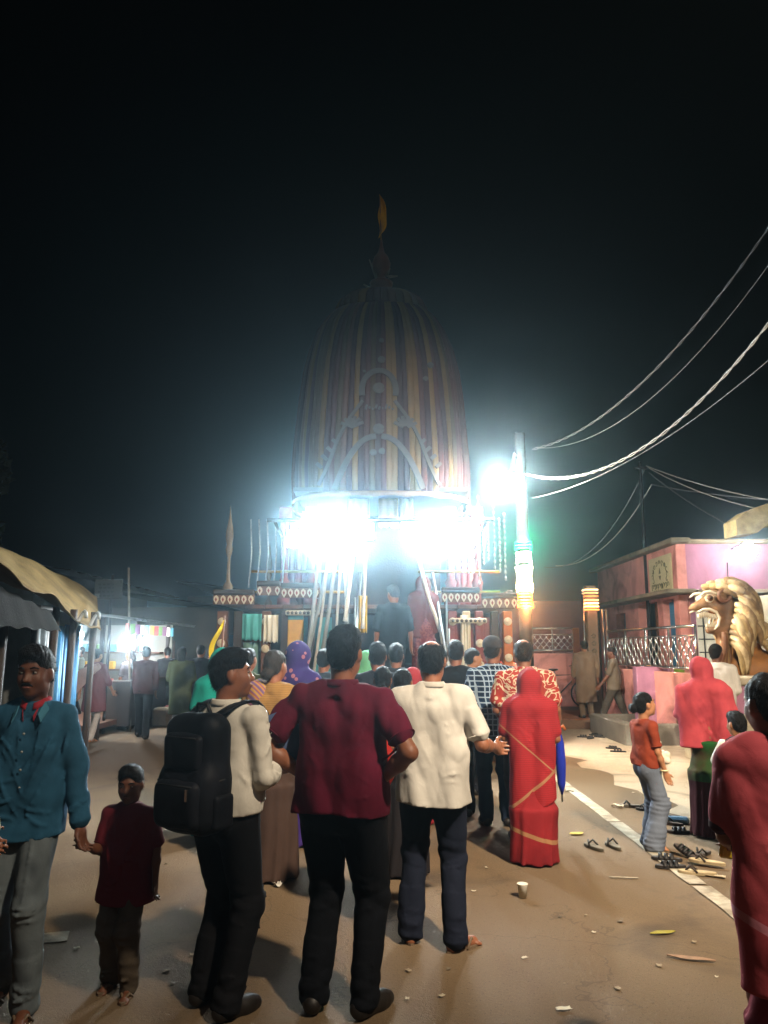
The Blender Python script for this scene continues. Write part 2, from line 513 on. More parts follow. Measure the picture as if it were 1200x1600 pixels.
class Rig:
    def __init__(s, H, build=1.0, arms=('hang', 'hang'), feet=None, head=(0, 0), lean=(0, 0), hs=1.0, seed=0, stoop=0.0):
        s.s = S = H / 1.7; s.b = build; s.rng = random.Random(seed); s.lean = lean; s.stoop = stoop
        s.hs = hs * S * 1.04
        T = s.T
        s.hip = [T(-.085, 0, .90), T(.085, 0, .90)]
        s.sho = [T(-.180, -.01, 1.378), T(.180, -.01, 1.378)]
        s.neck = T(0, -.01, 1.43)
        s.headc = T(0, .022, 1.592) if hs == 1.0 else T(0, .022, 1.48) + np.array((0, 0, .112 * s.hs))
        ya, pi_ = head
        cy_, sy_, cp, sp = math.cos(ya), math.sin(ya), math.cos(pi_), math.sin(pi_)
        r = np.array((cy_, sy_, 0)); f = np.array((-sy_ * cp, cy_ * cp, sp)); u = np.cross(r, f)
        s.M = np.stack([r, f, u])
        s.arm = []
        for i, a in enumerate(arms):
            if isinstance(a, str): a = ARM[a]
            sg = -1 if i == 0 else 1
            if a[0] == 'ik':
                tg, hint, hd, td, cu = (np.array(q, float) if j < 4 else q for j, q in enumerate(a[1:]))
                dv = tg - s.sho[i]; L = min(np.linalg.norm(dv), .52 * S); dn = unit(dv); l1, l2 = .285 * S, .245 * S
                ca = (l1 * l1 + L * L - l2 * l2) / (2 * l1 * L); hn = unit(hint - dn * (hint @ dn))
                e = s.sho[i] + dn * l1 * ca + hn * l1 * math.sqrt(max(0, 1 - ca * ca)); w = e + unit(s.sho[i] + dn * L - e) * l2
                s.arm.append((e, w, unit(hd), unit(td), cu)); continue
            fl = lambda v: None if v is None else unit((v[0] * sg, v[1], v[2]))
            ud, fd, hd, td = fl(a[0]), fl(a[1]), fl(a[2]), fl(a[3])
            e = s.sho[i] + ud * .285 * S; w = e + fd * .245 * S
            s.arm.append((e, w, hd if hd is not None else fd, td, a[4]))
        feet = feet or ((-.10, 0, .12), (.10, 0, -.12))             # x, y, yaw
        s.foot, s.knee = [], []
        for i in (0, 1):
            x, y, yw = feet[i][:3]; z = feet[i][3] if len(feet[i]) > 3 else 0.0
            a = np.array((x * S, y * S - .02 * S, .085 * S + z))
            hp = s.hip[i]; dv = a - hp; L = np.linalg.norm(dv)
            mid = (hp + a) / 2; l = .425 * S
            bend = math.sqrt(max(l * l - (L / 2) ** 2, 0)) if L < 2 * l else .012 * S
            fw = unit(np.array((0, 1, 0)) - unit(dv) * unit(dv)[1])
            s.knee.append(mid + fw * max(bend, .012 * S)); s.foot.append((a, yw))
    def T(s, x, y, z):
        S = s.s; t = max(0, z - .92)
        return np.array((x * S * s.b + s.lean[0] * t, y * S + s.lean[1] * t + s.stoop * t * t, z * S - s.stoop * .35 * t * t))
    def hp(s, x, y, z): return s.headc + (np.array((x, y, z)) * s.hs) @ s.M

def head_shape(F, R):
    h = R.hs; M = R.M; P = R.hp
    E = lambda c, r, k=.02, op='add': F.ell(P(*c), np.array(r) * h, k * h, M, op)
    E((0, -.012, .033), (.072, .091, .080), .02)
    E((0, .022, -.03), (.060, .066, .084), .04)
    E((0, .058, -.092), (.024, .022, .02), .03)
    for q in (-1, 1):
        E((q * .036, .048, -.028), (.024, .032, .03), .03)              # cheek
        E((q * .046, .0, -.07), (.016, .03, .024), .035)                # jaw corner
        E((q * .075, -.008, -.008), (.011, .021, .032), .012)           # ear
        E((q * .031, .094, .006), (.019, .018, .0125), .012, 'sub')     # eye socket
    F.cap(P(-.034, .078, .026), P(.034, .078, .026), .0125 * h, .0125 * h, .014 * h)
    F.cap(P(0, .084, .010), P(0, .103, -.030), .008 * h, .0125 * h, .012 * h)
    for q in (-1, 1): E((q * .012, .093, -.034), (.009, .011, .008), .008)
    F.cap(P(-.017, .087, -.060), P(.017, .087, -.060), .0075 * h, .0075 * h, .008 * h)
    F.cap(P(-.014, .085, -.071), P(.014, .085, -.071), .008 * h, .008 * h, .008 * h)
    F.cap(R.neck + np.array((0, -.01, -.05)) * R.s, P(0, -.022, -.045), .054 * R.s * (.75 + .25 * R.b), .053 * h, .03 * R.s)

def hand_shape(F, R, i):
    e, w, d, t, curl = R.arm[i]; h = R.s * 1.02
    t = unit(t - d * (t @ d)); n = np.cross(d, t)                      # palm normal (sign fixed so fingers curl to the body side)
    if i == 0: n = -n
    k = .006 * h
    F.cap(w, w + d * .045 * h, .026 * h, .033 * h, .02 * h, n, 1.35)
    F.cap(w + d * .035 * h - t * .012 * h, w + d * .078 * h - t * .02 * h, .026 * h, .024 * h, .015 * h, n, 1.5)
    F.cap(w + d * .035 * h + t * .012 * h, w + d * .082 * h + t * .02 * h, .026 * h, .024 * h, .015 * h, n, 1.5)
    for j, (off, L) in enumerate(((.032, .068), (.011, .078), (-.010, .072), (-.030, .056))):
        b = w + d * .085 * h + t * off * h
        c1 = curl * .7 + .08 * j; c2 = c1 + curl * 1.1 + .1
        d1 = d * math.cos(c1) + n * math.sin(c1) + t * off * 2.0; d2 = d * math.cos(c2) + n * math.sin(c2) + t * off * 1.2
        m = b + d1 * L * .5 * h; q = m + d2 * L * .5 * h
        F.cap(b - d * .012 * h, m, .0098 * h, .0088 * h, k); F.cap(m, q, .0088 * h, .0072 * h, k)
    b = w + d * .028 * h + t * .026 * h
    m = b + (d * .62 + t * .72 + n * .15) * .042 * h; q = m + (d * .88 + t * .30 + n * .35) * .034 * h
    F.cap(b, m, .0125 * h, .0105 * h, .01 * h); F.cap(m, q, .0105 * h, .008 * h, k)

def body(R, root, vox, m, feet_bare=True):
    S, b = R.s, R.b; T = R.T
    pts = [R.headc + np.array((0, 0, .13 * S)), R.headc + np.array((0, -.1, 0)) * S, R.headc + np.array((0, .1, 0)) * S] + R.sho + R.hip + R.knee + [f[0] for f in R.foot] + [a[0] for a in R.arm] + [a[1] + a[2] * .17 * S for a in R.arm]
    lo, hi = np.min(pts, 0) - .13 * S, np.max(pts, 0) + .13 * S
    lo[2] = -.02 + min(f[0][2] for f in R.foot) - .1 * S; 
    F = Field(lo, hi, vox)
    for q in (-1, 1):
        F.cap(T(q * .055, 0, .95), T(q * .065, 0, 1.31), .092 * S * b, .095 * S * b, .05, (0, 1, 0), 1.12)
        F.cap(T(0, -.005, 1.39), T(q * .165, -.01, 1.385), .038 * S, .040 * S, .03)
    for i in (0, 1):
        e, w, d, t, c = R.arm[i]; ab = .6 + .4 * b
        F.cap(R.sho[i], e, .043 * S * ab, .037 * S * ab, .025)
        F.cap(e, e + (w - e) * .35, .037 * S * ab, .038 * S * ab, .02); F.cap(e + (w - e) * .35, w, .038 * S * ab, .026 * S, .02)
        hand_shape(F, R, i)
        a, yw = R.foot[i]
        F.cap(R.hip[i], R.knee[i], .070 * S * b, .046 * S, .03); F.cap(R.knee[i], R.knee[i] + (a - R.knee[i]) * .35, .046 * S, .048 * S, .03)
        F.cap(R.knee[i] + (a - R.knee[i]) * .35, a, .048 * S, .035 * S, .03)
        z0 = a[2] - .085 * S
        if not feet_bare: continue
        fd = np.array((-math.sin(yw), math.cos(yw), 0)); g = np.array((0, 0, z0))
        p = np.array((a[0], a[1], 0)) + g
        F.cap(a, p - fd * .03 * S + (0, 0, .03 * S), .036 * S, .032 * S, .02)
        F.cap(p + (0, 0, .05 * S), p + fd * .14 * S + (0, 0, .024 * S), .034 * S, .030 * S, .025)
        sd = np.array((fd[1], -fd[0], 0))
        for j in range(5):
            o = (j - 2) * .017 * S; F.cap(p + fd * .14 * S + sd * o + (0, 0, .02 * S), p + fd * (.185 - .007 * abs(j - 1.5)) * S + sd * o * 1.1 + (0, 0, .013 * S), .012 * S, .010 * S, .006)
        F.d = np.maximum(F.d, (z0 + .002 - F.ax[2][None, None, :]).astype(np.float32)) if z0 < .02 else F.d
    head_shape(F, R)
    return F.build('body', m, root)

def hair_part(R, root, kind, vox, c='#070505'):
    h = R.hs; P = R.hp; M = R.M
    lo = R.headc - .24 * h; hi = R.headc + .24 * h
    if kind in ('long', 'pony', 'plait'): lo = lo - np.array((.02, .05, .38 * h))
    F = Field(lo, hi, min(vox, .009) if vox > .009 else .0065)
    E = lambda q, r, k=.02, op='add': F.ell(P(*q), np.array(r) * h, k * h, M, op)
    E((0, -.015, .040), (.0785, .0975, .084), .02)
    E((0, -.050, -.016), (.067, .056, .060), .03)
    if kind in ('thick', 'quiff'): E((0, .02, .085), (.068, .078, .052), .03)
    if kind == 'quiff': E((0, .05, .10), (.055, .05, .038), .03)
    E((0, .100, -.030), (.072, .074, .110), .012, 'sub')                # the face stays clear
    for q in (-1, 1): E((q * .083, .012, -.03), (.022, .038, .05), .012, 'sub')   # round the ears
    E((0, .02, -.145), (.1, .16, .075), .01, 'sub')
    if kind == 'bald':
        E((0, .03, .105), (.062, .105, .055), .02, 'sub'); E((0, .085, .06), (.07, .05, .06), .01, 'sub')
    if kind == 'recede': E((0, .095, .075), (.055, .05, .045), .02, 'sub')
    if kind == 'bun': E((0, -.135, -.005), (.045, .040, .045), .015)
    if kind == 'lowbun': E((0, -.115, -.055), (.052, .04, .042), .02)
    if kind == 'pony':
        F.cap(P(0, -.10, .02), P(0, -.15, -.06), .03 * h, .04 * h, .03); F.cap(P(0, -.15, -.06), P(0, -.13, -.27), .04 * h, .018 * h, .03)
    if kind == 'long':
        F.cap(P(0, -.06, .0), P(0, -.09, -.30), .078 * h, .065 * h, .04, (0, 1, 0), 1.5)
    f = folds(R.rng, .0036 * h, 130, 130, 90, 7); F.ripple(f)
    o = F.build('hair', hair_mat('hair_' + c, c), root)
    me = o.data; n = len(me.vertices)
    if n and vox < .012:                                      # loose strands that break the outline
        co = np.empty(n * 3, np.float32); me.vertices.foreach_get('co', co); co = co.reshape(-1, 3).astype(float)
        no = np.empty(n * 3, np.float32); me.vertices.foreach_get('normal', no); no = no.reshape(-1, 3).astype(float)
        rs = np.random.RandomState(R.rng.randrange(9999)); k = min(2200, n); ix = rs.choice(n, k, replace=False)
        b = MB(); v, f = [], []
        up = R.M[2]
        for i in ix:
            p, q = co[i], no[i]; flow = unit(-up * .75 + rs.normal(0, .45, 3) + q * .25 - R.M[1] * .25); flow = unit(flow - q * (flow @ q) * .75 + q * .16)
            w_ = unit(np.cross(flow, q)) * .0011; l_ = rs.uniform(.012, .030) * h; j = len(v)
            v += [p - w_ - q * .002, p + w_ - q * .002, p + flow * l_]; f.append((j, j + 1, j + 2))
        b.add(v, f); b.build('strands', hair_mat('hair_' + c, c), o)
    return o

def face_parts(R, root, brow='#0d0a09', moustache=False, lips='#6a3a30'):
    h = R.hs
    def ellm(name, c, r, m, n=10):
        b = MB(); v = []; f = []
        for i in range(n + 1):
            ph = PI * i / n
            for j in range(n * 2):
                t = PI * j / n; q = np.array((math.sin(ph) * math.cos(t) * r[0], math.cos(ph) * r[1], math.sin(ph) * math.sin(t) * r[2]))
                v.append(R.hp(*(np.array(c) + q)))
        for i in range(n):
            for j in range(n * 2):
                k = (j + 1) % (n * 2); f.append((i * n * 2 + j, (i + 1) * n * 2 + j, (i + 1) * n * 2 + k, i * n * 2 + k))
        b.add(v, f); return b.build(name, m, root, True)
    for q in (-1, 1):
        e = ellm('eye', (q * .031, .0765, .006), (.0112, .0105, .0066), mat('eye_white', '#6e645c', .3, .05, bump=0))
        p = ellm('iris', (q * .030, .0835, .006), (.0055, .0055, .0058), mat('eye_dark', '#120b08', .2, .05, bump=0), 6); p.parent = e
        b = MB(); b.tube([R.hp(q * .014, .0905, .026), R.hp(q * .032, .0905, .032), R.hp(q * .052, .077, .025)], [.0035 * h, .0048 * h, .0025 * h], 6)
        b.build('eyebrow', hair_mat('hair_' + brow, brow), root, True)
    b = MB(); b.tube([R.hp(-.023, .0865, -.066), R.hp(-.008, .0955, -.063), R.hp(.008, .0955, -.063), R.hp(.023, .0865, -.066)], [.003 * h, .0055 * h, .0055 * h, .003 * h], 6)
    b.build('lips', skin_mat('lips_' + lips, lips), root, True)
    if moustache:
        b = MB(); b.tube([R.hp(-.030, .083, -.058), R.hp(-.014, .0965, -.048), R.hp(0, .099, -.046), R.hp(.014, .0965, -.048), R.hp(.030, .083, -.058)], [.002 * h, .0065 * h, .006 * h, .0065 * h, .002 * h], 6)
        b.build('moustache', hair_mat('hair_' + brow, brow), root, True)

def gbox(pts, pad):
    return np.min(pts, 0) - pad, np.max(pts, 0) + pad

def shirt(R, root, m, sleeve=.62, hem=.84, loose=0.0, vox=.012, collar=None, name='shirt', flare=0.0, amp=.0055, belly=0.0, cuff=None):
    S, b, T = R.s, R.b, R.T; ls = loose * S
    pts = [T(-.2, -.16, hem), T(.2, .16, hem), T(0, 0, 1.5)] + R.sho
    for i in (0, 1): pts += [R.arm[i][0]] + ([R.arm[i][1]] if sleeve > 1 else [])
    lo, hi = gbox(pts, .12 * S); lo[2] = T(0, 0, hem)[2] - .03
    F = Field(lo, hi, vox)
    for q in (-1, 1):
        F.cap(T(q * .066, 0, 1.02), T(q * .074, 0, 1.31), (.112 + belly * .4) * S * b + ls, .108 * S * b + ls, .05, (0, 1, 0), 1.08)
        F.cap(T(q * (.064 + flare), 0, hem - .06), T(q * .066, 0, 1.04), (.128 + flare) * S * b + ls, .114 * S * b + ls, .06, (0, 1, 0), 1.0)
        F.cap(T(q * .035, -.012, 1.412), R.sho[(q + 1) // 2] + (0, 0, -.004), .056 * S, .055 * S, .04)
    if belly: F.ell(T(0, .07, 1.03), np.array((.13 * b, .06 + belly, .15)) * S, .06)
    for i in (0, 1):
        e, w, _, _, _ = R.arm[i]; ab = .6 + .4 * b; k = (.054 + .35 * loose) * S * ab
        if sleeve <= 0: continue
        t = min(sleeve, 1); en = R.sho[i] + (e - R.sho[i]) * t
        F.cap(R.sho[i], en, k, k * (1 - .08 * t) + .004, .018)
        if sleeve <= 1: F.cap(R.sho[i] + (e - R.sho[i]) * .3, en + (e - R.sho[i]) * .06, k * .98, k * 1.10, .02, ends=True)
        else:
            t = sleeve - 1; en = e + (w - e) * t
            F.cap(e, en, k * .95, (k * .95) * (1 - t) + (.043 * S + .3 * ls) * t, .012); F.cap(e + (w - e) * .5 * t, en, k * .85, .044 * S + .3 * ls, .02, ends=True)
    F.cap(T(0, -.014, 1.39), T(0, -.010, 1.452), .088 * S * (.8 + .2 * b), .070 * S * (.8 + .2 * b), .03, ends=True)
    F.ripple(folds(R.rng, amp, 17, 17, 10, 6))
    F.ripple(folds(R.rng, amp * .6, 34, 34, 24, 6))
    rn = R.rng.uniform; fr = .011 * S
    for sd in (-1, 1):                                        # folds on the back and the front
        o = np.array((0, sd, 0))
        for q in (-1, 1):
            for j in range(3):
                F.ridge(T(q * rn(.13, .155), 0, rn(1.22, 1.31)), T(q * rn(-.03, .06), 0, rn(hem + .08, 1.12)), o, fr * rn(.5, 1.0), rn(-.03, .03))
            for j in range(2):
                z = rn(hem + .03, 1.02); F.ridge(T(q * .16, 0, z), T(q * rn(.0, .05), 0, z + rn(-.05, .09)), o, fr * rn(.5, .95), rn(-.02, .02))
            F.ridge(T(q * rn(.05, .11), 0, 1.36), T(q * rn(.03, .10), 0, rn(1.12, 1.22)), o, fr * rn(.4, .8), rn(-.015, .015))
    if sleeve > .3:
        for i in (0, 1):
            e, w = R.arm[i][0], R.arm[i][1]; sh = R.sho[i]
            for j in range(4 if sleeve > 1 else 2):
                a0 = sh + (e - sh) * rn(.25, .6); d0 = np.array((rn(-1, 1), rn(-1, 1), .2)); ax = unit(e - sh); d0 = unit(d0 - ax * (d0 @ ax))
                F.ridge(a0, a0 + ax * .10 * S + np.cross(ax, d0) * .05 * S, d0, fr * rn(.4, .8), 0, 6)
            if sleeve > 1.2:
                for j in range(7):
                    a0 = e + (w - e) * rn(-.05, min(.85, sleeve - 1.1)); ax = unit(w - e); d0 = unit(np.array((rn(-1, 1), rn(-1, 1), rn(-1, 1)))); d0 = unit(d0 - ax * (d0 @ ax)); c_ = np.cross(ax, d0)
                    F.ridge(a0 - c_ * .03 * S, a0 + c_ * .035 * S + ax * .03 * S, d0, fr * rn(.4, .75), 0, 6)
    # sleeve ends stay open round the arm: trim everything past the cut
    wv = R.rng.uniform(0, 6)
    hz = T(0, 0, hem)[2]
    X, Y = F.ax[0][:, None, None], F.ax[1][None, :, None]
    near = np.sqrt(X * X + Y * Y) < .30 * S * b + ls
    F.d = np.maximum(F.d, np.where(near & np.ones_like(F.d, bool), (hz + .010 * np.sin(X * 11 + wv) - F.ax[2][None, None, :]), -1).astype(np.float32))
    o = F.build(name, m, root)
    if .3 < sleeve <= 1:
        for i in (0, 1):
            ax = unit(R.arm[i][0] - R.sho[i]); en = R.sho[i] + (R.arm[i][0] - R.sho[i]) * (sleeve + .045); a_ = unit(np.cross(ax, (.2, 1, .1))); c_ = np.cross(ax, a_); k = (.054 + .35 * loose) * S * (.6 + .4 * b) * 1.05
            hm_ = MB(); hm_.tube([en + (a_ * math.cos(v) + c_ * math.sin(v)) * k for v in [2 * PI * j / 20 for j in range(21)]], .0045, 6, False); hm_.build('sleeve_hem', m, o, True)
    if collar:
        k = MB(); n = 20; pr = []
        for j in range(n + 1):
            a = PI * .5 + (j / n - .5) * 2 * PI * .93
            # opening at the front (+y)
            a += PI
            rr = .066 * S * (.85 + .15 * b); dip = -.030 * S * max(0, math.sin(a)) ** 3
            pr.append((math.cos(a) * rr, math.sin(a) * rr * 1.02, dip))
        base = T(0, -.008, 1.45)
        def cf(u, v):
            x, y, dz = pr[min(n, int(round(u * n)))]
            up = math.sin(v * PI) * .016 * S; ro = 1 + (.06 + .36 * max(0, v - .45))
            return Vector((base[0] + x * ro, base[1] + y * ro, base[2] + dz + up + .004 - .03 * S * max(0, v - .5)))
        k.sheet(cf, n, 6, .003); k.build('collar', collar, o, True)
    return o

def trousers(R, root, m, vox=.012, waist=.985, end=.07, thick=0.0, flare=0.0, name='trousers', amp=.005, cutknee=None):
    S, b, T = R.s, R.b, R.T; t = thick * S
    pts = R.hip + R.knee + [f[0] for f in R.foot] + [T(-.2, -.16, waist), T(.2, .16, waist)]
    lo, hi = gbox(pts, .13 * S)
    F = Field(lo, hi, vox)
    F.cap(T(-.062, -.004, .93), T(.062, -.004, .93), .118 * S * b, .118 * S * b, .05, (0, 1, 0), 1.05)
    F.cap(T(-.06, 0, 1.05), T(.06, 0, 1.05), .106 * S * b, .106 * S * b, .06, (0, 1, 0), 1.1)
    for i in (0, 1):
        q = 2 * i - 1; a = R.foot[i][0]
        F.ell(T(q * .065, -.045, .875), np.array((.082 * b, .078, .095)) * S, .05)
        F.cap(R.hip[i] + (0, 0, -.01), R.knee[i], .099 * S * b + t, (.074 + flare * .5) * S + t, .03)
        e = a + (R.knee[i] - a) * (end - .085) / .4 if cutknee is None else R.knee[i] + (a - R.knee[i]) * cutknee
        F.cap(R.knee[i], e, (.072 + flare * .5) * S + t, (.060 + flare) * S + t, .03)
        F.cap(R.knee[i] + (e - R.knee[i]) * .5, e + (e - R.knee[i]) * .06, (.064 + flare * .8) * S + t, (.062 + flare) * S + t, .02, ends=True)
    F.ripple(folds(R.rng, amp, 20, 20, 7, 6))
    kz = [(R.knee[i][2], R.foot[i][0][2]) for i in (0, 1)]
    cf = folds(R.rng, amp * 1.1, 18, 18, 60, 5)
    F.ripple(lambda x, y, z: cf(x, y, z) * np.maximum(np.exp(-((z - kz[0][0]) / .09) ** 2), np.exp(-((z - kz[0][1] - .03) / .08) ** 2)))
    rn = R.rng.uniform
    for i in (0, 1):
        q = 2 * i - 1; kn, an, hp_ = R.knee[i], R.foot[i][0], R.hip[i]
        for sd in (-1, 1):
            o = np.array((0, sd, 0))
            for j in range(4): z = kn + np.array((0, 0, rn(-.10, .10) * S)); F.ridge(z + (-.05 * S, 0, 0), z + (.05 * S, 0, rn(-.05, .05) * S), o, .010 * S * rn(.5, 1), rn(-.01, .01), 6)
            for j in range(4): z = an + np.array((0, 0, rn(.0, .14) * S)); F.ridge(z + (-.045 * S, 0, 0), z + (.045 * S, 0, rn(-.03, .03) * S), o, .010 * S * rn(.5, 1), rn(-.01, .01), 6)
            for j in range(2): F.ridge(hp_ + (q * .07 * S, 0, -.02 * S), hp_ + (-q * .04 * S, 0, rn(-.16, -.08) * S), o, .010 * S * rn(.5, 1), rn(-.01, .01), 6)
            F.ridge(kn + (kn - hp_) * -.75, kn + (kn - hp_) * -.1, o, .007 * S, 0, 8)
    wz = T(0, 0, waist)[2]; F.plane((0, 0, 1), wz)
    F.plane((0, 0, -1), -(min(f[0][2] for f in R.foot) - .075 * S))
    return F.build(name, m, root)

def skirt(R, root, m, vox=.012, top=1.02, bot=.02, r0=.125, r1=.22, pleats=13, amp=.010, name='skirt', dy=0.0):
    S, b, T = R.s, R.b, R.T
    F = Field(T(-.36, -.34, bot) - .02, T(.36, .36, top + .04), vox)
    a, c = T(0, 0, top), T(0, dy, bot); mid = a + (c - a) * .28
    F.cap(a, mid, r0 * S * b, (r0 + .055) * S * b, .05, (0, 1, 0), 1.15)
    F.cap(mid, c, (r0 + .055) * S * b, r1 * S, .04, (0, 1, 0), 1.12, ends=True)
    F.ell(T(0, -.06, .90), np.array((.16 * b, .12, .13)) * S, .06)
    ph = R.rng.uniform(0, 6); z0 = a[2]; fo = folds(R.rng, .004, 14, 14, 10, 4)
    F.ripple(lambda x, y, z: amp * np.clip((z0 - z) / z0, 0, 1) * np.sin(pleats * np.arctan2(x, y) + ph + 2.2 * np.sin(z * 3) + np.sin(5 * np.arctan2(x, y))) + fo(x, y, z))
    F.plane((0, 0, -1), -c[2])
    return F.build(name, m, root)

def veil(R, root, m, vox=.012, low=.95, wide=.2, name='veil', hood=True, face=True, amp=.006, back=0.0):
    """cloth over the head, falling over shoulders and back"""
    S, b, T = R.s, R.b, R.T; h = R.hs
    F = Field(T(-.42, -.36, low) - .02, R.headc + np.array((.42, .36, .18)) * S, vox)
    if hood:
        F.ell(R.hp(0, -.018, .03), np.array((.100, .118, .112)) * h, .02, R.M)
        F.cap(R.hp(0, -.03, -.01), T(0, -.03, 1.42), .098 * h, .115 * S, .06, (0, 1, 0), 1.05)
    F.cap(T(-.13, -.02, 1.38), T(.13, -.02, 1.38), .085 * S * b, .085 * S * b, .06)
    for q in (-1, 1):
        F.cap(T(q * .10, -.03, 1.36), T(q * (wide - .09), -.04 - back, low), .108 * S * b, .115 * S * b, .05, (0, 1, 0), 1.05)
    for i in (0, 1): F.cap(R.sho[i], R.sho[i] + (R.arm[i][0] - R.sho[i]) * .75, .068 * S, .066 * S, .04)
    if hood and face: F.ell(R.hp(0, .12, -.045), np.array((.066, .085, .115)) * h, .015, R.M, 'sub')
    F.ripple(folds(R.rng, amp, 24, 24, 9, 6))
    rn = R.rng.uniform
    for sd in (-1, 1):
        for j in range(13):
            z0 = rn(1.10, 1.40); x0 = rn(-.20, -.05); F.ridge(T(x0, 0, z0), T(x0 + rn(.12, .30), 0, z0 - rn(.2, .5)), (0, sd, 0), .014 * S * rn(.4, 1), rn(-.05, .03), 12)
        for j in range(5): x0 = rn(-.16, .16); F.ridge(T(x0, 0, rn(1.2, 1.36)), T(x0 + rn(-.06, .08), 0, low), (0, sd, 0), .012 * S * rn(.4, 1), rn(-.03, .03), 12)
        if hood:
            for j in range(5): F.ridge(R.hp(rn(-.08, .08), 0, rn(.0, .08)), R.hp(rn(-.1, .1), 0, -.16), (0, sd, 0), .009 * h * rn(.4, 1), rn(-.02, .02), 8)
    F.plane((.35, .1, -1), -(T(0, 0, low)[2]))
    return F.build(name, m, root)

def pallu(R, root, m, vox=.012, side=-1, low=.62, name='pallu'):
    """sari end: across the chest, over one shoulder and down the back"""
    S, b, T = R.s, R.b, R.T
    F = Field(T(-.34, -.3, low) - .02, T(.34, .3, 1.52), vox)
    for y, z in ((.075, 1.0), (-.075, low)):
        F.cap(T(side * .12, y * .6, 1.40), T(-side * (.02 if y < 0 else .12), y, z), .078 * S * b, .085 * S * b, .04, (0, 1, 0), 1.25)
        F.cap(T(side * .10, y * .6, 1.36), T(side * (.10 if y < 0 else -.02), y, z), .078 * S * b, .085 * S * b, .05, (0, 1, 0), 1.25)
    F.ripple(folds(R.rng, .006, 30, 24, 8, 6))
    F.plane((.25, 0, -1), -T(0, 0, low)[2])
    return F.build(name, m, root)

def shoes(R, root, m, vox=.009, kind='shoe'):
    S = R.s
    for i in (0, 1):
        a, yw = R.foot[i]; fd = np.array((-math.sin(yw), math.cos(yw), 0)); sd = np.array((fd[1], -fd[0], 0))
        z0 = a[2] - .085 * S; p = np.array((a[0], a[1], z0))
        if kind == 'shoe':
            F = Field(p - .25 * S, p + np.array((.25, .25, .16)) * S, vox)
            F.cap(p - fd * .04 * S + (0, 0, .05 * S), p + fd * .13 * S + (0, 0, .035 * S), .044 * S, .042 * S, .02)
            F.cap(p + fd * .1 * S + (0, 0, .03 * S), p + fd * .17 * S + (0, 0, .028 * S), .044 * S, .034 * S, .02)
            F.cap(p + (0, 0, .06 * S), a + (0, 0, .03 * S), .042 * S, .046 * S, .02)
            F.plane((0, 0, -1), -(z0 + .002)); F.build('shoe', m, root)
        else:
            poly = []
            for j in range(16):
                t = 2 * PI * j / 16; y = math.cos(t) * .135 + .07; w = .046 if y > .05 else .038
                poly.append((math.sin(t) * w * S, y * S))
            poly.reverse()
            b = MB(); b.prism(poly, p + np.array((0, 0, -.018 if z0 > .02 else .001)), sd, fd, (0, 0, 1), .016); s_ = b.build('sandal', m, root)
            k = MB()
            for q in (-1, 1): k.tube([p + fd * .15 * S + (0, 0, .02), p + fd * .10 * S + sd * q * .03 * S + (0, 0, .058 * S), p + fd * .05 * S + sd * q * .044 * S + (0, 0, .012)], .007, 6)
            k.build('strap', m, s_, True)

def person(loc, rz, H, label, skin='brown', hair='short', haircol='#070505', vox=.012, face=False, moustache=False, group='people watching the chariot', z=0.0, bare=True, **kw):
    loc = Vector((loc[0], loc[1], z))
    root = tag(empty('person', loc, rz), label, 'person', group)
    R = Rig(H, **kw); R.root = root; R.vox = vox
    body(R, root, vox, skin_mat('skin_' + skin, SKIN[skin]), bare)
    if hair: hair_part(R, root, hair, vox, haircol)
    if face: face_parts(R, root, haircol, moustache)
    return R
# ------------------------------------------------------------------ ground
def ground_mat(name, c, c2, rough=.9, big=.5, stain=None, stain_s=.9, bump=.35):
    if name in MATS: return MATS[name]
    t = NT(name); c, c2 = srgb(c), srgb(c2)
    a = t.noise(big, 6, .4); g = t.noise(55, 4)
    cc = t.mix(t.math('MULTIPLY_ADD', a, 2.4, -.7, True), c, c2)
    cc = t.mix(t.math('MULTIPLY_ADD', g, 1.6, -.45, True), tuple(x * .0 + y * .72 for x, y in zip(c, c2)), cc)
    v = t.n('ShaderNodeTexVoronoi', Scale=170.0); t.put(v.inputs['Vector'], t.co)
    cc = t.mix(t.math('MULTIPLY', t.math('LESS_THAN', v.outputs['Distance'], .22), .35), cc, tuple(min(1, x * 1.9) for x in c2))
    v2 = t.n('ShaderNodeTexVoronoi', Scale=38.0); t.put(v2.inputs['Vector'], t.co)
    cc = t.mix(t.math('MULTIPLY', t.math('LESS_THAN', v2.outputs['Distance'], .16), .5), cc, tuple(x * .45 for x in c))
    ck = t.n('ShaderNodeTexVoronoi', Scale=.55, feature='DISTANCE_TO_EDGE'); nz = t.n('ShaderNodeTexNoise', Scale=2.5, Detail=5.0); t.put(nz.inputs['Vector'], t.co)
    vm = t.n('ShaderNodeVectorMath', operation='MULTIPLY_ADD'); t.put(vm.inputs[0], nz.outputs['Color']); vm.inputs[1].default_value = (.9, .9, .9); t.put(vm.inputs[2], t.co); t.put(ck.inputs['Vector'], vm.outputs[0])
    cc = t.mix(t.math('MULTIPLY', t.math('LESS_THAN', ck.outputs['Distance'], .004), .35), cc, tuple(x * .35 for x in c))
    if stain:
        st = t.noise(stain_s, 7, 1.5)
        cc = t.mix(t.math('MULTIPLY_ADD', st, 5, -2.75, True), cc, srgb(stain))
    t.put(t.p.inputs['Base Color'], cc)
    t.put(t.p.inputs['Roughness'], t.math('MULTIPLY_ADD', a, .2, rough - .1, True))
    t.p.inputs['Specular IOR Level'].default_value = .3
    t.bump(t.math('MULTIPLY_ADD', v.outputs['Distance'], .4, g), bump, .012)
    MATS[name] = t.m
    return t.m

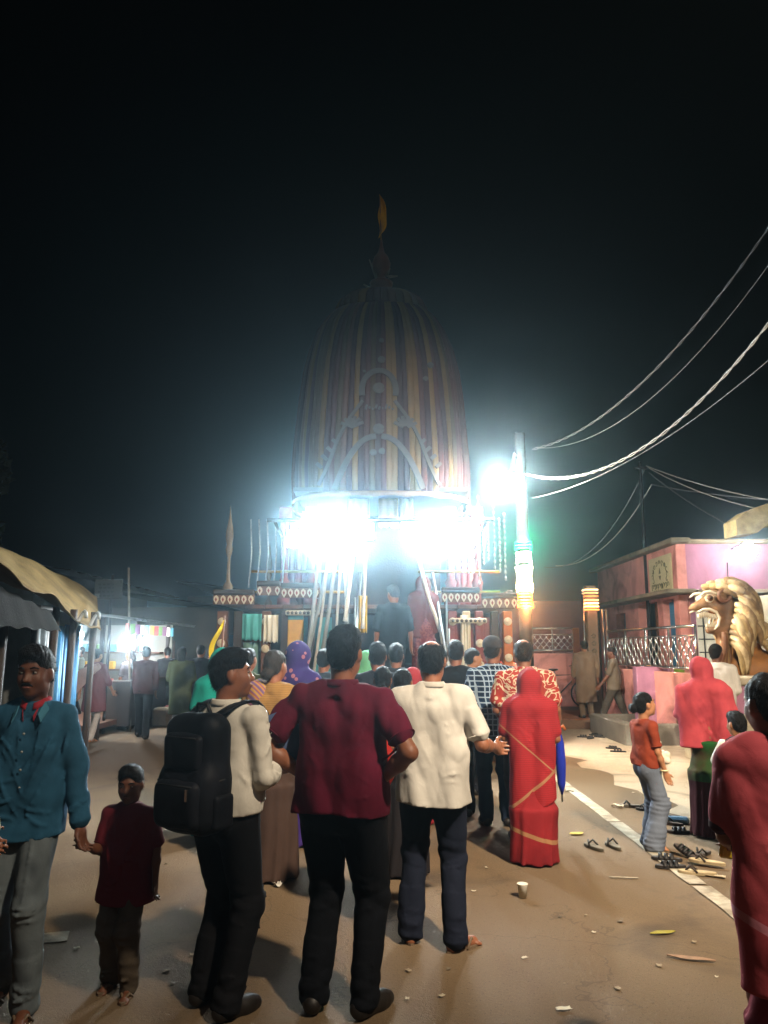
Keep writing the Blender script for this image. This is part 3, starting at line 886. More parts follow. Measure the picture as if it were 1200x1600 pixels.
def flat(name, poly, z, m, kind='structure', nx=0):
    o = link(name, mesh_of(name, [(x, y, z) for x, y in poly], [tuple(range(len(poly)))], m))
    o['kind'] = kind
    return o
flat('ground', [(-300, -60), (300, -60), (300, 500), (-300, 500)], 0, ground_mat('dusty_earth', '#4c4136', '#6a5c4a'))
flat('road', [(-4.9, -30), (3.15, -30), (3.15, 120), (-4.9, 120)], .004, ground_mat('road_asphalt', '#594935', '#705d46', .88, .45, '#40352a', .7))
rg = random.Random(5)
edge = []
y = 6.8
while y < 22:
    edge.append((3.02 - .03 * (y - 7) + rg.uniform(-.16, .14), y)); y += rg.uniform(.18, .5)
ap = [(14, 6.2), (14, 22)] + [(x, yy) for x, yy in reversed(edge)] + [(3.6, 6.3), (5, 6.0)]
flat('pavement', ap, .009, ground_mat('worn_concrete', '#8e806c', '#b0a08a', .9, .7, '#6e6252', 1.2))
# the road's painted edge line, broken by wear
lg = tag(empty('edge_line', (2.19, 0, 0)), kind='structure')
lm = mat('road_paint', '#a39a86', .8, .35, 9, .2, 60, dirt='#6b5c48')
y = 1.0
while y < 24:
    L = rg.uniform(1.1, 2.4)
    b = MB(); n = 10; lft = [(-.062 + rg.uniform(-.008, .006), y + L * i / n) for i in range(n + 1)]; rgt = [(.062 + rg.uniform(-.006, .010), y + L * i / n) for i in range(n, -1, -1)]
    b.add([(x, yy, .0125) for x, yy in rgt[::-1]] + [(x, yy, .0125) for x, yy in lft[::-1]], [tuple(range(2 * n + 2))])
    b.build('paint_stroke', lm, lg); y += L + rg.uniform(.01, .05)
b = MB(); b.box((-1.93, 4.72, .0085), (.26, .16, .004), .3); tag(b.build('lane_mark', lm), kind='structure')
# raised platform in front of the temple house, with brick paving
b = MB(); b.box((6.9, 20.2, .09), (7.2, 7.6, .18), bev=.02); pf = tag(b.build('forecourt_pavement', ground_mat('forecourt_stone', '#5d4a3c', '#7c6350', .9, .8)), kind='structure')
pm = mat('paver_brick', '#8a5a3c', .9, .3, 8, .3)
pb = MB(); pb.box((0, 0, 0), (.23, .11, .02), bev=.004); pme = pb.mesh('paver', pm)
for j in range(20):
    for i in range(6):
        if i * .24 + 3.36 > 4.9: continue
        link('paver', pme, pf, (3.48 + i * .245 + (j % 2) * .12, 16.55 + j * .122, .184 + rg.uniform(-.003, .003)), (0, 0, rg.uniform(-.02, .02)))

# ------------------------------------------------------------------ street lamps
def lamp_light(name, loc, power, colr, size=.12, spot=None, target=None, parent=None, blend=.5):
    d = bpy.data.lights.new(name, 'SPOT' if spot else 'POINT')
    d.energy, d.color, d.shadow_soft_size = power, colr, size
    o = bpy.data.objects.new(name, d); col.objects.link(o); o.location = loc
    if spot:
        d.spot_size, d.spot_blend = spot, blend
        dv = Vector(target) - Vector(loc); o.rotation_euler = dv.to_track_quat('-Z', 'Y').to_euler()
    if parent is not None: o.parent = parent
    return o
steel = mat('galvanised_steel', '#8b8d8c', .45, .2, 12, .1, 60, metal=.8)
dark_metal = mat('dark_metal', '#26282b', .5, .2, 12, .1, 60, metal=.5)
conc = mat('pole_concrete', '#7d776c', .9, .25, 7, .3)

# the tall lamp behind the viewer that lights the road
KEY = Vector((3.3, -.3, 7.2))
t = tag(empty('street_lamp', (4.6, -1.2, -.8)), 'tall grey street lamp standing behind the viewer at the roadside', 'street lamp')
b = MB(); b.tube([(0, 0, 0), (0, 0, 7.9)], [.09, .055], 12); b.build('pole', steel, t, True)
b = MB(); b.tube([(0, 0, 7.8), (-.5, .35, 8.15), (-1.1, .77, 8.22)], .03, 8); b.build('arm', steel, t, True)
b = MB(); b.box((-1.3, .9, 8.2), (.62, .24, .09), 2.53, .03); hd = b.build('lamp_head', dark_metal, t)
b = MB(); b.box((-1.3, .9, 8.148), (.46, .18, .012), 2.53); b.build('lens', glow('warm_lens', (1, .78, .5), 30), hd)
lamp_light('street_light', KEY - Vector((0, 0, .12)), 2300, (1.0, .82, .60), .16, math.radians(104), (KEY.x - 1.6, 2.6, 0), blend=.5)
lamp_light('street_light', KEY - Vector((0, 0, .13)), 8400, (1.0, .83, .63), .16, math.radians(62), (1.0, 11.0, 0), blend=.7)
# ------------------------------------------------------------------ the chariot
CX, CYF, CYB = -.05, 11.0, 15.0             # middle, front and back of its platform
CYM = 13.0
rg = random.Random(11)
ch = tag(empty('temple_chariot', (CX, CYM, 0)), 'tall wooden festival chariot with striped cloth dome, finial and yellow flag', 'chariot')
def L(x, y, z): return Vector((x, y - CYM, z))
wood_d = mat('dark_painted_wood', '#2c211c', .7, .35, 5, .3)
wood_b = mat('brown_carved_wood', '#5b3a28', .7, .35, 5, .35)
wood_r = mat('red_painted_wood', '#6d2620', .65, .3, 6, .25)
wood_o = mat('orange_painted_wood', '#a0551f', .65, .3, 6, .25)
teal_w = mat('teal_painted_wood', '#2c6f74', .65, .3, 6, .25)
cream = mat('cream_paint', '#b9ad94', .7, .25, 7, .2)
yel_w = mat('yellow_painted_wood', '#b98d35', .65, .25, 6, .2)
brass = mat('worn_brass', '#9a7636', .42, .3, 9, .2, metal=.75)
# wheels
whl = MB(); wz = .72
ringp = [(wz * math.cos(2 * PI * i / 28), 0, wz * math.sin(2 * PI * i / 28)) for i in range(29)]
whl.tube([(p[0] * .93, 0, p[2] * .93) for p in ringp], .06, 8, False)
w_me = whl.mesh('rim', wood_r, True)
hb = MB(); hb.tube([(0, -.14, 0), (0, .14, 0)], .13, 12); h_me = hb.mesh('hub', wood_o)
sp = MB(); sp.tube([(0, 0, .1), (0, 0, .66)], .028, 6); s_me = sp.mesh('spoke', cream, True)
for sx in (-1, 1):
    for yy in (11.7, 13.0, 14.3):
        w = link('wheel', w_me, ch, (sx * 1.95, yy - CYM, wz), (0, 0, PI / 2))
        link('hub', h_me, w)
        for k in range(12): link('spoke', s_me, w, (0, 0, 0), (0, k * PI / 6, 0))
# under-frame
for z in (.9, 1.35):
    for yy in (11.25, 12.4, 13.6, 14.75):
        b = MB(); b.box((0, yy - CYM, z), (3.5, .16, .16), bev=.02); b.build('cross_beam', wood_d, ch)
for x in (-1.5, -.5, .5, 1.5):
    b = MB(); b.box((x, 0, 1.13), (.15, 4.0, .15), bev=.02); b.build('long_beam', wood_d, ch)
for i in range(14):
    b = MB(); b.box((-1.79 + i * .275, 0, 2.22), (.265, 3.95, .06), bev=.008); b.build('deck_plank', wood_b, ch)
# lower posts along the front, painted, with rosettes
ros = MB(); ros.lathe([(.0, .03), (.022, .03), (.03, .018), (.05, .02), (.058, .006), (.058, -.01)], n=12); r_me = ros.mesh('rosette', cream, True)
def post(x, y, z0, z1, w, m, n=0):
    b = MB(); b.box((x, y - CYM, (z0 + z1) / 2), (w, w, z1 - z0), bev=.012); p = b.build('post', m, ch)
    for i in range(n):
        q = link('rosette', r_me, p, (x, y - CYM - w / 2 - .01, z0 + .25 + i * (z1 - z0 - .4) / max(1, n - 1)), (PI / 2, 0, 0))
    return p
for x, w, m, n in ((-2.24, .15, wood_b, 6), (-2.02, .12, wood_d, 0), (-1.62, .13, wood_b, 5), (-1.36, .11, wood_d, 0), (-.98, .10, wood_d, 0), (1.02, .13, wood_r, 6), (1.22, .11, cream, 0), (1.40, .12, wood_r, 6), (1.62, .11, wood_d, 0), (1.80, .13, wood_o, 7)):
    post(x, 11.05, .25, 2.16, w, m, n)
for x in (-2.24, 1.80):
    for yy in (12.4, 13.7, 14.9): post(x, yy, .25, 2.16, .13, wood_b)
# panels and cloths hung between the lower posts
def cloth(name, x0, x1, z0, z1, y, m, par=None, seed=0, amp=.02, slant=0.0):
    r = random.Random(seed); ph = r.uniform(0, 6)
    b = MB(); b.sheet(lambda u, v: L(x0 + (x1 - x0) * u, y + amp * math.sin(u * 17 + ph) * (1 - .3 * v) + amp * .6 * math.sin(u * 7 + v * 3), z0 + (z1 - z0) * v + slant * u + .012 * math.sin(u * 23 + ph) * (1 - v)), 22, 8, .004)
    return b.build(name, m, par or ch, True)
cloth('cloth_panel', -1.96, -1.68, 1.75, 2.12, 11.0, fabric('teal_cloth', '#4e9a9a'), seed=1)
cloth('cloth_panel', -1.64, -1.44, 1.72, 2.10, 10.93, fabric('white_cloth', '#c8c3b4'), seed=2)
cloth('cloth_panel', -1.96, -1.66, 1.1, 1.72, 11.1, fabric('grey_green_cloth', '#5d7a72'), seed=3)
b = MB(); b.box(L(-1.20, 11.0, 1.62), (.22, .04, .95), bev=.01); b.build('panel', yel_w, ch)
b = MB(); b.box(L(-1.20, 10.99, 2.08), (.22, .03, .1), bev=.01); b.build('panel', teal_w, ch)
b = MB(); b.box(L(-.9, 11.15, 1.55), (.40, .03, 1.05)); b.build('panel', teal_w, ch)
b = MB(); b.box(L(1.31, 11.12, 1.55), (.62, .03, 1.05)); b.build('panel', wood_r, ch)
b = MB(); b.box(L(0, 11.6, 1.2), (3.3, .05, 1.9)); b.build('front_board', wood_d, ch)
cloth('cloth_panel', 1.13, 1.24, 1.15, 2.1, 10.97, fabric('white_cloth', '#c8c3b4'), seed=4)
# carved bracket boards
for x0, x1, z in ((-1.34, -.86, 2.13), (.98, 1.5, 2.02)):
    b = MB(); b.box(L((x0 + x1) / 2, 10.94, z), (x1 - x0, .05, .07), bev=.015); q = b.build('bracket_board', cream, ch)
    for i in range(8):
        k = MB(); k.lathe([(0, .012), (.02, .01), (.024, 0)], n=8); k.build('rosette', wood_d, q, True, L(x0 + .04 + i * (x1 - x0 - .08) / 7, 10.912, z), (PI / 2, 0, 0))
# deck fascia with rows of lotus petals
pet = MB(); pet.prism([(0, -.075), (.036, -.01), (.03, .03), (0, .055), (-.03, .03), (-.036, -.01)], (0, 0, 0), (1, 0, 0), (0, 0, 1), (0, -1, 0), .02); p_me = pet.mesh('lotus_petal', cream)
pet2 = MB(); pet2.prism([(0, -.035), (.016, 0), (0, .03), (-.016, 0)], (0, -.022, -.005), (1, 0, 0), (0, 0, 1), (0, -1, 0), .012); p2_me = pet2.mesh('petal_eye', wood_r)
def fascia(x0, x1, y, z):
    b = MB(); b.box(L((x0 + x1) / 2, y, z + .09), (x1 - x0, .10, .07), bev=.012); f = b.build('fascia', wood_d, ch)
    b = MB(); b.box(L((x0 + x1) / 2, y + .03, z), (x1 - x0, .06, .16)); b.build('fascia', wood_b, ch)
    n = int((x1 - x0) / .088)
    for i in range(n):
        q = link('lotus_petal', p_me, f, L(x0 + .045 + i * (x1 - x0 - .09) / max(1, n - 1), y - .005, z - .01)); link('petal_eye', p2_me, q)
fascia(-2.36, -1.78, 10.9, 2.33); fascia(-1.76, -1.42, 10.98, 2.46); fascia(-1.40, -.86, 10.86, 2.42)
fascia(.86, 1.40, 10.9, 2.36); fascia(1.42, 1.92, 10.86, 2.28)
# front steps with rails where people climb
for i in range(5):
    b = MB(); b.box(L(.28, 10.95 - i * .24, 1.28 - i * .22), (1.15, .26, .05), bev=.01); b.build('step', wood_b, ch)
for x in (-.33, .89):
    b = MB(); b.tube([L(x, 9.85, .05), L(x, 11.1, 1.35)], .045, 8); b.build('stringer', wood_d, ch, True)
for x in (-.36, .93):
    b = MB(); b.tube([L(x, 9.8, .9), L(x * .8, 11.0, 2.7)], .022, 8); b.build('stair_rail', steel, ch, True)
    for k in range(4):
        q = k / 3; p = L(x, 9.8 + 1.1 * q, .1 + 1.0 * q)
        c = MB(); c.tube([p, p + Vector((0, 0, .9 + .35 * q))], .014, 6); c.build('baluster', steel, ch, True)
# upper storey: turned columns, cross rails, hanging bead strings
colm = MB(); colm.lathe([(.10, 0), (.10, .12), (.07, .16), (.075, .3), (.09, .36), (.06, .42), (.055, 1.1), (.085, 1.18), (.07, 1.25), (.10, 1.34), (.10, 1.5)], n=14); col_me = colm.mesh('column', wood_r, True)
for x in (-1.45, -1.05, 1.05, 1.45):
    for yy in (11.55, 14.5): link('column', col_me, ch, L(x, yy, 2.25))
for x in (-1.45, 1.45):
    for yy in (12.5, 13.5): link('column', col_me, ch, L(x, yy, 2.25))
for z in (2.45, 2.75):
    for x0, x1 in ((-1.9, -.5), (.55, 1.75)):
        b = MB(); b.tube([L(x0, 11.3, z), L(x1, 11.3, z)], .02, 6); b.build('rail', brass, ch, True)
b = MB(); b.box(L(0, 12.3, 3.0), (1.9, .06, 1.5)); b.build('shrine_back', wood_d, ch)
for x0, x1, m in ((-.52, -.18, cream), (-.04, .28, yel_w), (.30, .52, cream)):
    cloth('shrine_curtain', x0, x1, 3.55, 4.02, 12.2, fabric('curtain_gold', '#c89a55') if m is yel_w else fabric('curtain_cream', '#cdbfa4'), seed=int(x0 * 100))
for i in range(9):                                          # strings of beads and tinsel
    x = 1.20 + i * .075; z1 = rg.uniform(3.5, 4.0)
    pr = []; k = 0; z0 = rg.uniform(2.5, 2.9); n = 12
    for j in range(n):
        z = z0 + (z1 - z0) * j / n; pr += [(.004, z), (.017, z + .02), (.017, z + .05), (.004, z + .07)]
    b = MB(); b.lathe(pr, L(x, 11.1 + rg.uniform(-.05, .1), 0), 6); b.build('bead_string', mat('silver_tinsel', '#a9aeb0', .35, .3, 30, .3, metal=.7), ch, True)
for i in range(5):
    x = -1.9 + i * .12; b = MB(); b.tube([L(x, 11.1, 2.5), L(x + .03, 11.1, 3.0), L(x, 11.12, 3.5)], .012, 5); b.build('bead_string', mat('silver_tinsel', '#a9aeb0'), ch, True)
# bamboo poles and white ropes leaning on the front
for i, (xa, xb) in enumerate(((-1.02, -.86), (-.90, -.74), (-.82, -.62), (-.66, -.56), (-.50, -.44), (-.42, -.52), (-1.12, -.7))):
    b = MB(); p0, p1 = L(xa, 10.25 + .06 * i, 1.0 + .1 * (i % 3)), L(xb, 10.85, 3.0 - .1 * (i % 2)); b.tube([p0, p0.lerp(p1, .5) + Vector((.01, 0, 0)), p1], .02 if i % 2 else .028, 7)
    b.build('bamboo_pole', mat('bamboo', '#9c958a', .6, .25, 9, .2) if i % 2 else mat('grey_bamboo', '#6e706c', .6, .25, 9, .2), ch, True)
rp = mat('white_rope', '#d8d4c8', .8, .2, 40, .5)
for x0, x1, z0, z1, r in ((-.48, -.36, 2.0, 3.1, .035), (-.24, -.20, 1.9, 3.0, .03), (.86, .5, 1.7, 2.9, .035)):
    b = MB(); b.tube([L(x0 + (x1 - x0) * q, 10.6, z0 + (z1 - z0) * q + .03 * math.sin(q * 9)) for q in [i / 10 for i in range(11)]], [r * (1 - .35 * abs(math.sin(i * 1.7))) for i in range(11)], 8); b.build('rope', rp, ch, True)
cloth('cloth_panel', -.30, -.18, 1.85, 2.35, 10.62, fabric('yellow_cloth', '#c9a648'), seed=7)
# slender corner spires
spi = MB(); spi.lathe([(.07, 0), (.07, .1), (.03, .16), (.022, .5), (.04, .55), (.055, .62), (.04, .69), (.06, .80), (.055, .88), (.02, 1.08), (.003, 1.26)], n=12)
spm = spi.mesh('corner_spire', mat('grey_carved_spire', '#5c5142', .8, .3, 9, .3), True)
for x, yy in ((-2.18, 11.0), (-2.18, 14.9), (1.78, 14.9)): link('corner_spire', spm, ch, L(x, yy, 2.42))
# side ends of the platform
for sx in (-2.3, 1.86):
    b = MB(); b.box(L(sx, 13, 2.36), (.1, 4.0, .2), bev=.02); b.build('fascia', wood_d, ch)

# ---- cloth dome: strips sewn side by side, each its own piece
PROF = [(1.60, 4.02), (1.62, 4.45), (1.60, 4.9), (1.56, 5.35), (1.52, 5.8), (1.46, 6.25), (1.36, 6.68), (1.24, 7.00), (1.10, 7.22), (.95, 7.38)]
CAPP = [(.90, 7.36), (.89, 7.50), (.81, 7.66), (.62, 7.80), (.36, 7.88), (.10, 7.93)]
def dome_pt(prof, a, q, push=0.0):
    q = min(max(q, 0), .9999) * (len(prof) - 1); i = int(q); f = q - i
    r = prof[i][0] * (1 - f) + prof[i + 1][0] * f; z = prof[i][1] * (1 - f) + prof[i + 1][1] * f
    c, s = math.cos(a), math.sin(a); n = 3.2
    k = (abs(c) ** n + abs(s) ** n) ** (-1 / n); k = 1 + (k - 1) * .75
    r = r * k * .93 + push
    return Vector((r * c, r * s, z))
tones = ['#4a2a24', '#5e4826', '#3e241f', '#482822', '#69512a', '#3a241e', '#54382a', '#442722', '#4a3824', '#3e221e']
NS = 108
am = [fabric('dome_strip_' + c, c, tuple(x * .55 for x in srgb(c)), 'fine', .8, sc_=.5) for c in tones]
front_tones = {76: 4, 77: 2, 78: 0, 79: 8, 80: 2, 81: 0, 82: 4, 83: 4, 84: 5, 85: 2, 86: 4, 87: 4, 88: 0, 89: 2, 90: 4, 91: 0, 92: 2, 93: 1, 66: 1, 69: 8, 70: 1, 73: 8}
for i in range(NS):
    a0, a1 = 2 * PI * i / NS, 2 * PI * (i + 1) / NS
    b = MB(); bul = rg.uniform(.003, .016); ph = rg.uniform(0, 6)
    def fn(u, v, a0=a0, a1=a1, bul=bul, ph=ph):
        w = .5 + (u - .5) * 1.02
        return dome_pt(PROF, a0 + (a1 - a0) * w, v, bul * math.sin(PI * u) * (1.15 - .4 * v) + .006 * math.sin(v * 9 + ph) - .004)
    b.sheet(lambda u, v: fn(1 - u, v), 4, 18, .006)
    b.build('cloth_strip', am[front_tones.get(i, rg.choice((0, 2, 3, 5, 6, 7, 8, 9, 0, 2)))], ch, True)
for i in range(40):
    a0, a1 = 2 * PI * i / 40, 2 * PI * (i + 1) / 40
    b = MB(); b.sheet(lambda u, v: dome_pt(CAPP, a0 + (a1 - a0) * (1 - u), v, .014 * math.sin(PI * u) * (1 - v)), 4, 8, .006)
    b.build('cap_strip', am[rg.randrange(len(am))], ch, True)
b = MB(); b.sheet(lambda u, v: dome_pt(PROF, -2 * PI * u, 0, .02) + Vector((0, 0, -.01 - .10 * v + .03 * abs(math.sin(u * 60)) * v)), 180, 2, .006); b.build('dome_fringe', fabric('fringe', '#5a3a2a', '#8a6a38', 'fine'), ch, True)
b = MB(); b.box((0, 0, 4.06), (2.7, 2.7, .06)); b.build('dome_floor', wood_d, ch)
# appliqué arches, leaves and suns sewn on the front
FR = -PI / 2
pale = fabric('pale_applique', '#4c463f')
def on_dome(x, z, push=.045):
    zz = [p[1] for p in PROF]; q = 0
    for i in range(len(zz) - 1):
        if zz[i] <= z <= zz[i + 1]: q = (i + (z - zz[i]) / (zz[i + 1] - zz[i])) / (len(zz) - 1)
    lo, hi = FR - .9, FR + .9
    for _ in range(24):
        m_ = (lo + hi) / 2
        if dome_pt(PROF, m_, q).x < x: lo = m_
        else: hi = m_
    return dome_pt(PROF, (lo + hi) / 2, q, push)
def band(pts, w, name='applique_band', m=pale):
    v = []; f = []; th = .03
    P2 = [Vector(p).to_2d() for p in pts]
    for i, p in enumerate(P2):
        d = (P2[min(i + 1, len(P2) - 1)] - P2[max(i - 1, 0)]).normalized(); n = Vector((-d.y, d.x))
        for s_, pu in ((-1, .03), (1, .03), (1, .055), (-1, .055)):
            q = p + n * w * s_ / 2; v.append(on_dome(q.x, q.y, pu))
    for i in range(len(P2) - 1):
        for k in range(4): f.append((i * 4 + k, i * 4 + (k + 1) % 4, i * 4 + 4 + (k + 1) % 4, i * 4 + 4 + k))
    f += [(3, 2, 1, 0), tuple((len(P2) - 1) * 4 + k for k in range(4))]
    MB().add(v, f).build(name, m, ch)
X0 = -.03
band([(X0 + .26 * math.cos(t), 5.62 + .34 * math.sin(t)) for t in [PI * (1.08 - 1.16 * i / 22) for i in range(23)]], .085)
for s_ in (-1, 1):
    band([(X0 + s_ * (.24 + .72 * q + .05 * math.sin(q * 5)), 5.45 - 1.33 * q) for q in [i / 14 for i in range(15)]], .05)
    band([(X0 + s_ * (.04 + .62 * q ** .8), 4.86 - .82 * q ** 1.7) for q in [i / 14 for i in range(15)]], .085)
    for k in range(6):
        a = PI * (.15 + .7 * k / 5)
        band([(X0 + s_ * (.40 + .03 * math.cos(a)), 5.0 + .03 * math.sin(a)), (X0 + s_ * .40 + .19 * math.cos(a), 5.0 + .20 * math.sin(a))], .05, 'applique_leaf')
    for k in range(4): band([(X0 + s_ * (.62 + .08 * k), 4.75 - .12 * k), (X0 + s_ * (.70 + .08 * k), 4.83 - .12 * k)], .05, 'applique_leaf')
for (x, z, r) in ((X0, 5.66, .09), (X0, 4.98, .085), (X0 + .04, 6.5, .04), (X0 + .04, 6.15, .06), (X0 + .80, 6.1, .05), (X0 + .72, 5.85, .04), (X0 - .22, 5.95, .025), (X0 + .05, 4.62, .05), (X0 - .08, 4.6, .05)):
    band([(x + r * .55 * math.cos(t), z + r * .55 * math.sin(t)) for t in [2 * PI * i / 12 for i in range(13)]], r * .9, 'applique_sun')
for k in range(9): band([(X0 - .2 + .05 * k, 5.30 + .02 * (k % 2)), (X0 - .18 + .05 * k, 5.38 - .03 * (k % 3))], .03, 'applique_leaf')
# finial: stacked discs and pot, sprays and flag
b = MB(); b.lathe([(.22, 7.84), (.26, 7.90), (.16, 7.96), (.10, 8.02), (.20, 8.10), (.21, 8.16), (.09, 8.22), (.07, 8.32), (.15, 8.42), (.17, 8.54), (.13, 8.66), (.06, 8.76), (.03, 8.9), (.02, 9.0)], n=18); fin = b.build('finial', mat('finial_copper', '#6a4030', .5, .3, 9, .2, metal=.4), ch, True)
for (p0, p1) in (((-.08, 0, 8.25), (-.22, 0, 8.62)), ((.1, 0, 8.3), (.16, 0, 8.45)), ((-.1, 0, 8.0), (-.32, .05, 8.16)), ((.12, 0, 8.28), (.3, 0, 8.30)), ((.12, -.1, 7.98), (.24, -.1, 7.95))):
    b = MB(); b.tube([p0, p1], [.03, .012], 6); b.build('finial_spray', mat('dull_silver', '#8b8f88', .5, .3, 9, .2, metal=.5), fin, True)
b = MB(); b.tube([(0, 0, 8.85), (-.03, 0, 9.92)], [.016, .01], 6); b.build('flag_pole', brass, ch, True)
b = MB(); b.sheet(lambda u, v: Vector((-.045 + .16 * u * math.sin(PI * min(1, v * 1.0)) + .02 * math.sin(v * 9), .05 * math.sin(u * 5 + v * 7) * u, 9.05 + .85 * v)), 8, 16, .003); b.build('flag', fabric('saffron_flag', '#e8b020'), ch, True)

# ---- floodlights tied along the chariot's front: each a thing of its own
FL = [(-1.16, 3.14, .7), (-.94, 3.40, 1.0), (-.78, 3.06, 1.6), (-.58, 3.36, 1.5), (-.42, 3.04, 1.5), (-.24, 3.24, .5), (.44, 3.26, .5), (.66, 3.08, 1.2), (.84, 3.34, 1.1), (1.02, 3.04, 1.2), (1.24, 3.20, .7)]
b = MB(); b.tube([L(-1.6, 10.72, 3.42), L(1.6, 10.72, 3.42)], .03, 8); b.build('lighting_bar', dark_metal, ch, True)
for x in (-1.5, 1.5):
    b = MB(); b.tube([L(x, 11.45, 3.3), L(x, 10.7, 3.42)], .025, 8); b.build('bar_bracket', dark_metal, ch, True)
places = ['leftmost', 'second', 'third', 'fourth', 'fifth', 'sixth', 'seventh', 'eighth', 'ninth', 'tenth', 'rightmost']
FLOOD_W = 160
for k, (x, z, p) in enumerate(FL):
    t = tag(empty('floodlight', (CX + x, 10.62, z)), f'blinding white floodlight on the chariot front, {places[k]}' + (' of eleven from the left' if 0 < k < 10 else ' of the row'), 'floodlight', 'floodlights across the chariot front')
    b = MB(); b.box((0, .05, 0), (.32, .09, .27), bev=.03); b.build('housing', dark_metal, t)
    b = MB(); b.add([(-.14, -.001, -.115), (.14, -.001, -.115), (.14, -.001, .115), (-.14, -.001, .115)], [(0, 1, 2, 3)]); b.build('lens', glow('flood_lens', (.80, .94, 1.0), 290) if p > .75 else glow('flood_lens_dim', (.80, .94, 1.0), 90), t)
    b = MB(); b.tube([(-.17, .05, 0), (-.17, .06, 3.42 - z - .02), (.17, .06, 3.42 - z - .02), (.17, .05, 0)], .010, 6); b.build('bracket', dark_metal, t, True)
    lamp_light('flood_beam', (0, -.06, 0), FLOOD_W * p, (.80, .93, 1.0), .10, 2.95, (0, -3, -.6), t, .6)
# ------------------------------------------------------------------ right side: lamp pole, wires, pink house, railings, lion
rg = random.Random(21)
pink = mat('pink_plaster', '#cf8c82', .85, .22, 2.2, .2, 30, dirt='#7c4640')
purple = mat('mauve_plaster', '#9a6a80', .85, .22, 2.0, .2, 30, dirt='#7a5064')
ledge = mat('stained_concrete_edge', '#7f7460', .9, .35, 3, .35, 25, dirt='#4f4a38')
orange_p = mat('orange_post_paint', '#b5642a', .7, .25, 5, .2)
green_p = mat('lime_paint', '#6f8a2c', .7, .25, 5, .2)
inner = mat('cream_plaster', '#c9bfa6', .85, .15, 3, .15)
blue_d = mat('blue_door_paint', '#1d6f96', .55, .2, 5, .1)

# lamp pole wound with light strings
PX, PY = at(819, 900, 12.5).x, 12.5
t = tag(empty('lamp_pole', (PX, PY, 0)), 'street lamp pole wound with green, white and orange light strings', 'lamp pole')
b = MB(); b.tube([(0, 0, 0), (0, 0, 5.2)], [.12, .085], 14); b.build('pole', mat('weathered_pole', '#1f1d1a', .95, .3, 6, .3, spec=.1), t, True)
zt = lambda py: at(819, py, PY).z
for py, n_, c, es in ((850, 3, (.02, 1, .3), 4), (866, 4, (.7, 1, .6), 12), (888, 5, (1, .95, .6), 14), (911, 4, (1, .75, .35), 13), (930, 2, (1, .30, .04), 6), (940, 3, (1, .10, .02), 5)):
    for k in range(n_):
        z = zt(py + k * 4.6); r = .118 + .012 * math.sin(py * .2 + k)
        b = MB(); b.tube([(r * math.cos(a), r * math.sin(a), z + .012 * a / PI) for a in [2 * PI * i / 20 for i in range(21)]], .016, 6, False)
        b.build('light_string', glow('led_%d' % py, c, es), t, True)
lamp_light('green_glow', (0, -.2, zt(846)), 140, (.1, 1, .45), .08, parent=t)
lamp_light('warm_glow', (0, -.22, zt(890)), 20, (1, .9, .65), .1, parent=t)
lamp_light('orange_glow', (0, -.22, zt(950)), 220, (1, .28, .07), .08, parent=t)
hp_ = at(788, 748, 11.3)
b = MB(); b.tube([(0, 0, 4.75), (-.12, -.1, 4.82), (hp_.x - PX + .10, hp_.y - PY + .12, hp_.z + .08)], .022, 8); b.build('arm', steel, t, True)
lt = tag(empty('led_street_light', hp_), 'white street light head shining from the wound pole beside the chariot', 'street light')
b = MB(); b.box((0, .02, .06), (.36, .2, .07), bev=.02); b.build('housing', dark_metal, lt)
b = MB(); b.lathe([(.0, -.09), (.07, -.075), (.11, -.03), (.12, .02)], n=16); b.build('lens', glow('lamp_lens', (1, .98, .9), 2400), lt, True)
lamp_light('lamp_light', (0, -.02, -.16), 1900, (1, .92, .80), .09, 2.1, (1.5, 1.0, -.85), lt, .6)

# pink house
HY, HYF = 17.0, 23.4
HC = at(1056, 850, HY); HX, HZ = HC.x, HC.z
h = tag(empty('house', (HX, HY, 0)), 'single-storey pink house with mauve front, concrete ledges and blue door', 'house')
def wy(px): return HX * FPX * 1.0 / (px - 600) * (math.cos(PITCH) + .05)      # where a column of the photo meets the long wall
segs = []                                                                         # openings along the wall (y0, y1, z0, z1)
op = [(17.35, 18.05, .2, 2.75), (18.4, 19.8, .2, 2.75), (20.9, 21.7, .9, 2.6)]
zc = 2.85
yy = HY
for (y0, y1, z0, z1) in op + [(HYF, HYF, 0, 0)]:
    if y0 > yy: b = MB(); b.box((.11, (yy + y0) / 2 - HY, zc / 2), (.22, y0 - yy, zc)); b.build('wall', pink, h)
    if y1 > y0:
        b = MB(); b.box((.11, (y0 + y1) / 2 - HY, (z1 + zc) / 2), (.22, y1 - y0, zc - z1)); b.build('wall', pink, h)
        if z0 > .3: b = MB(); b.box((.11, (y0 + y1) / 2 - HY, z0 / 2), (.22, y1 - y0, z0)); b.build('wall', pink, h)
    yy = y1
b = MB(); b.box((.1, (HYF - HY) / 2, (zc + HZ) / 2), (.2, HYF - HY, HZ - zc)); b.build('parapet', pink, h)
b = MB(); b.box((2.6, .11, zc / 2 + .0), (5.0, .20, zc)); b.build('wall', purple, h)
b = MB(); b.box((2.6, .12, (zc + HZ) / 2), (5.0, .20, HZ - zc)); b.build('parapet', purple, h)
b = MB(); b.box((.06, .02, HZ / 2 + .3), (.20, .14, HZ - .7), bev=.01); b.build('corner_pier', pink, h)
b = MB(); b.box((-.02, (HYF - HY) / 2 - .1, HZ + .05), (.42, HYF - HY + .5, .11), bev=.02); b.build('coping', ledge, h)
b = MB(); b.box((2.7, .1, HZ + .052), (4.99, .42, .105), bev=.02); b.build('coping', ledge, h)
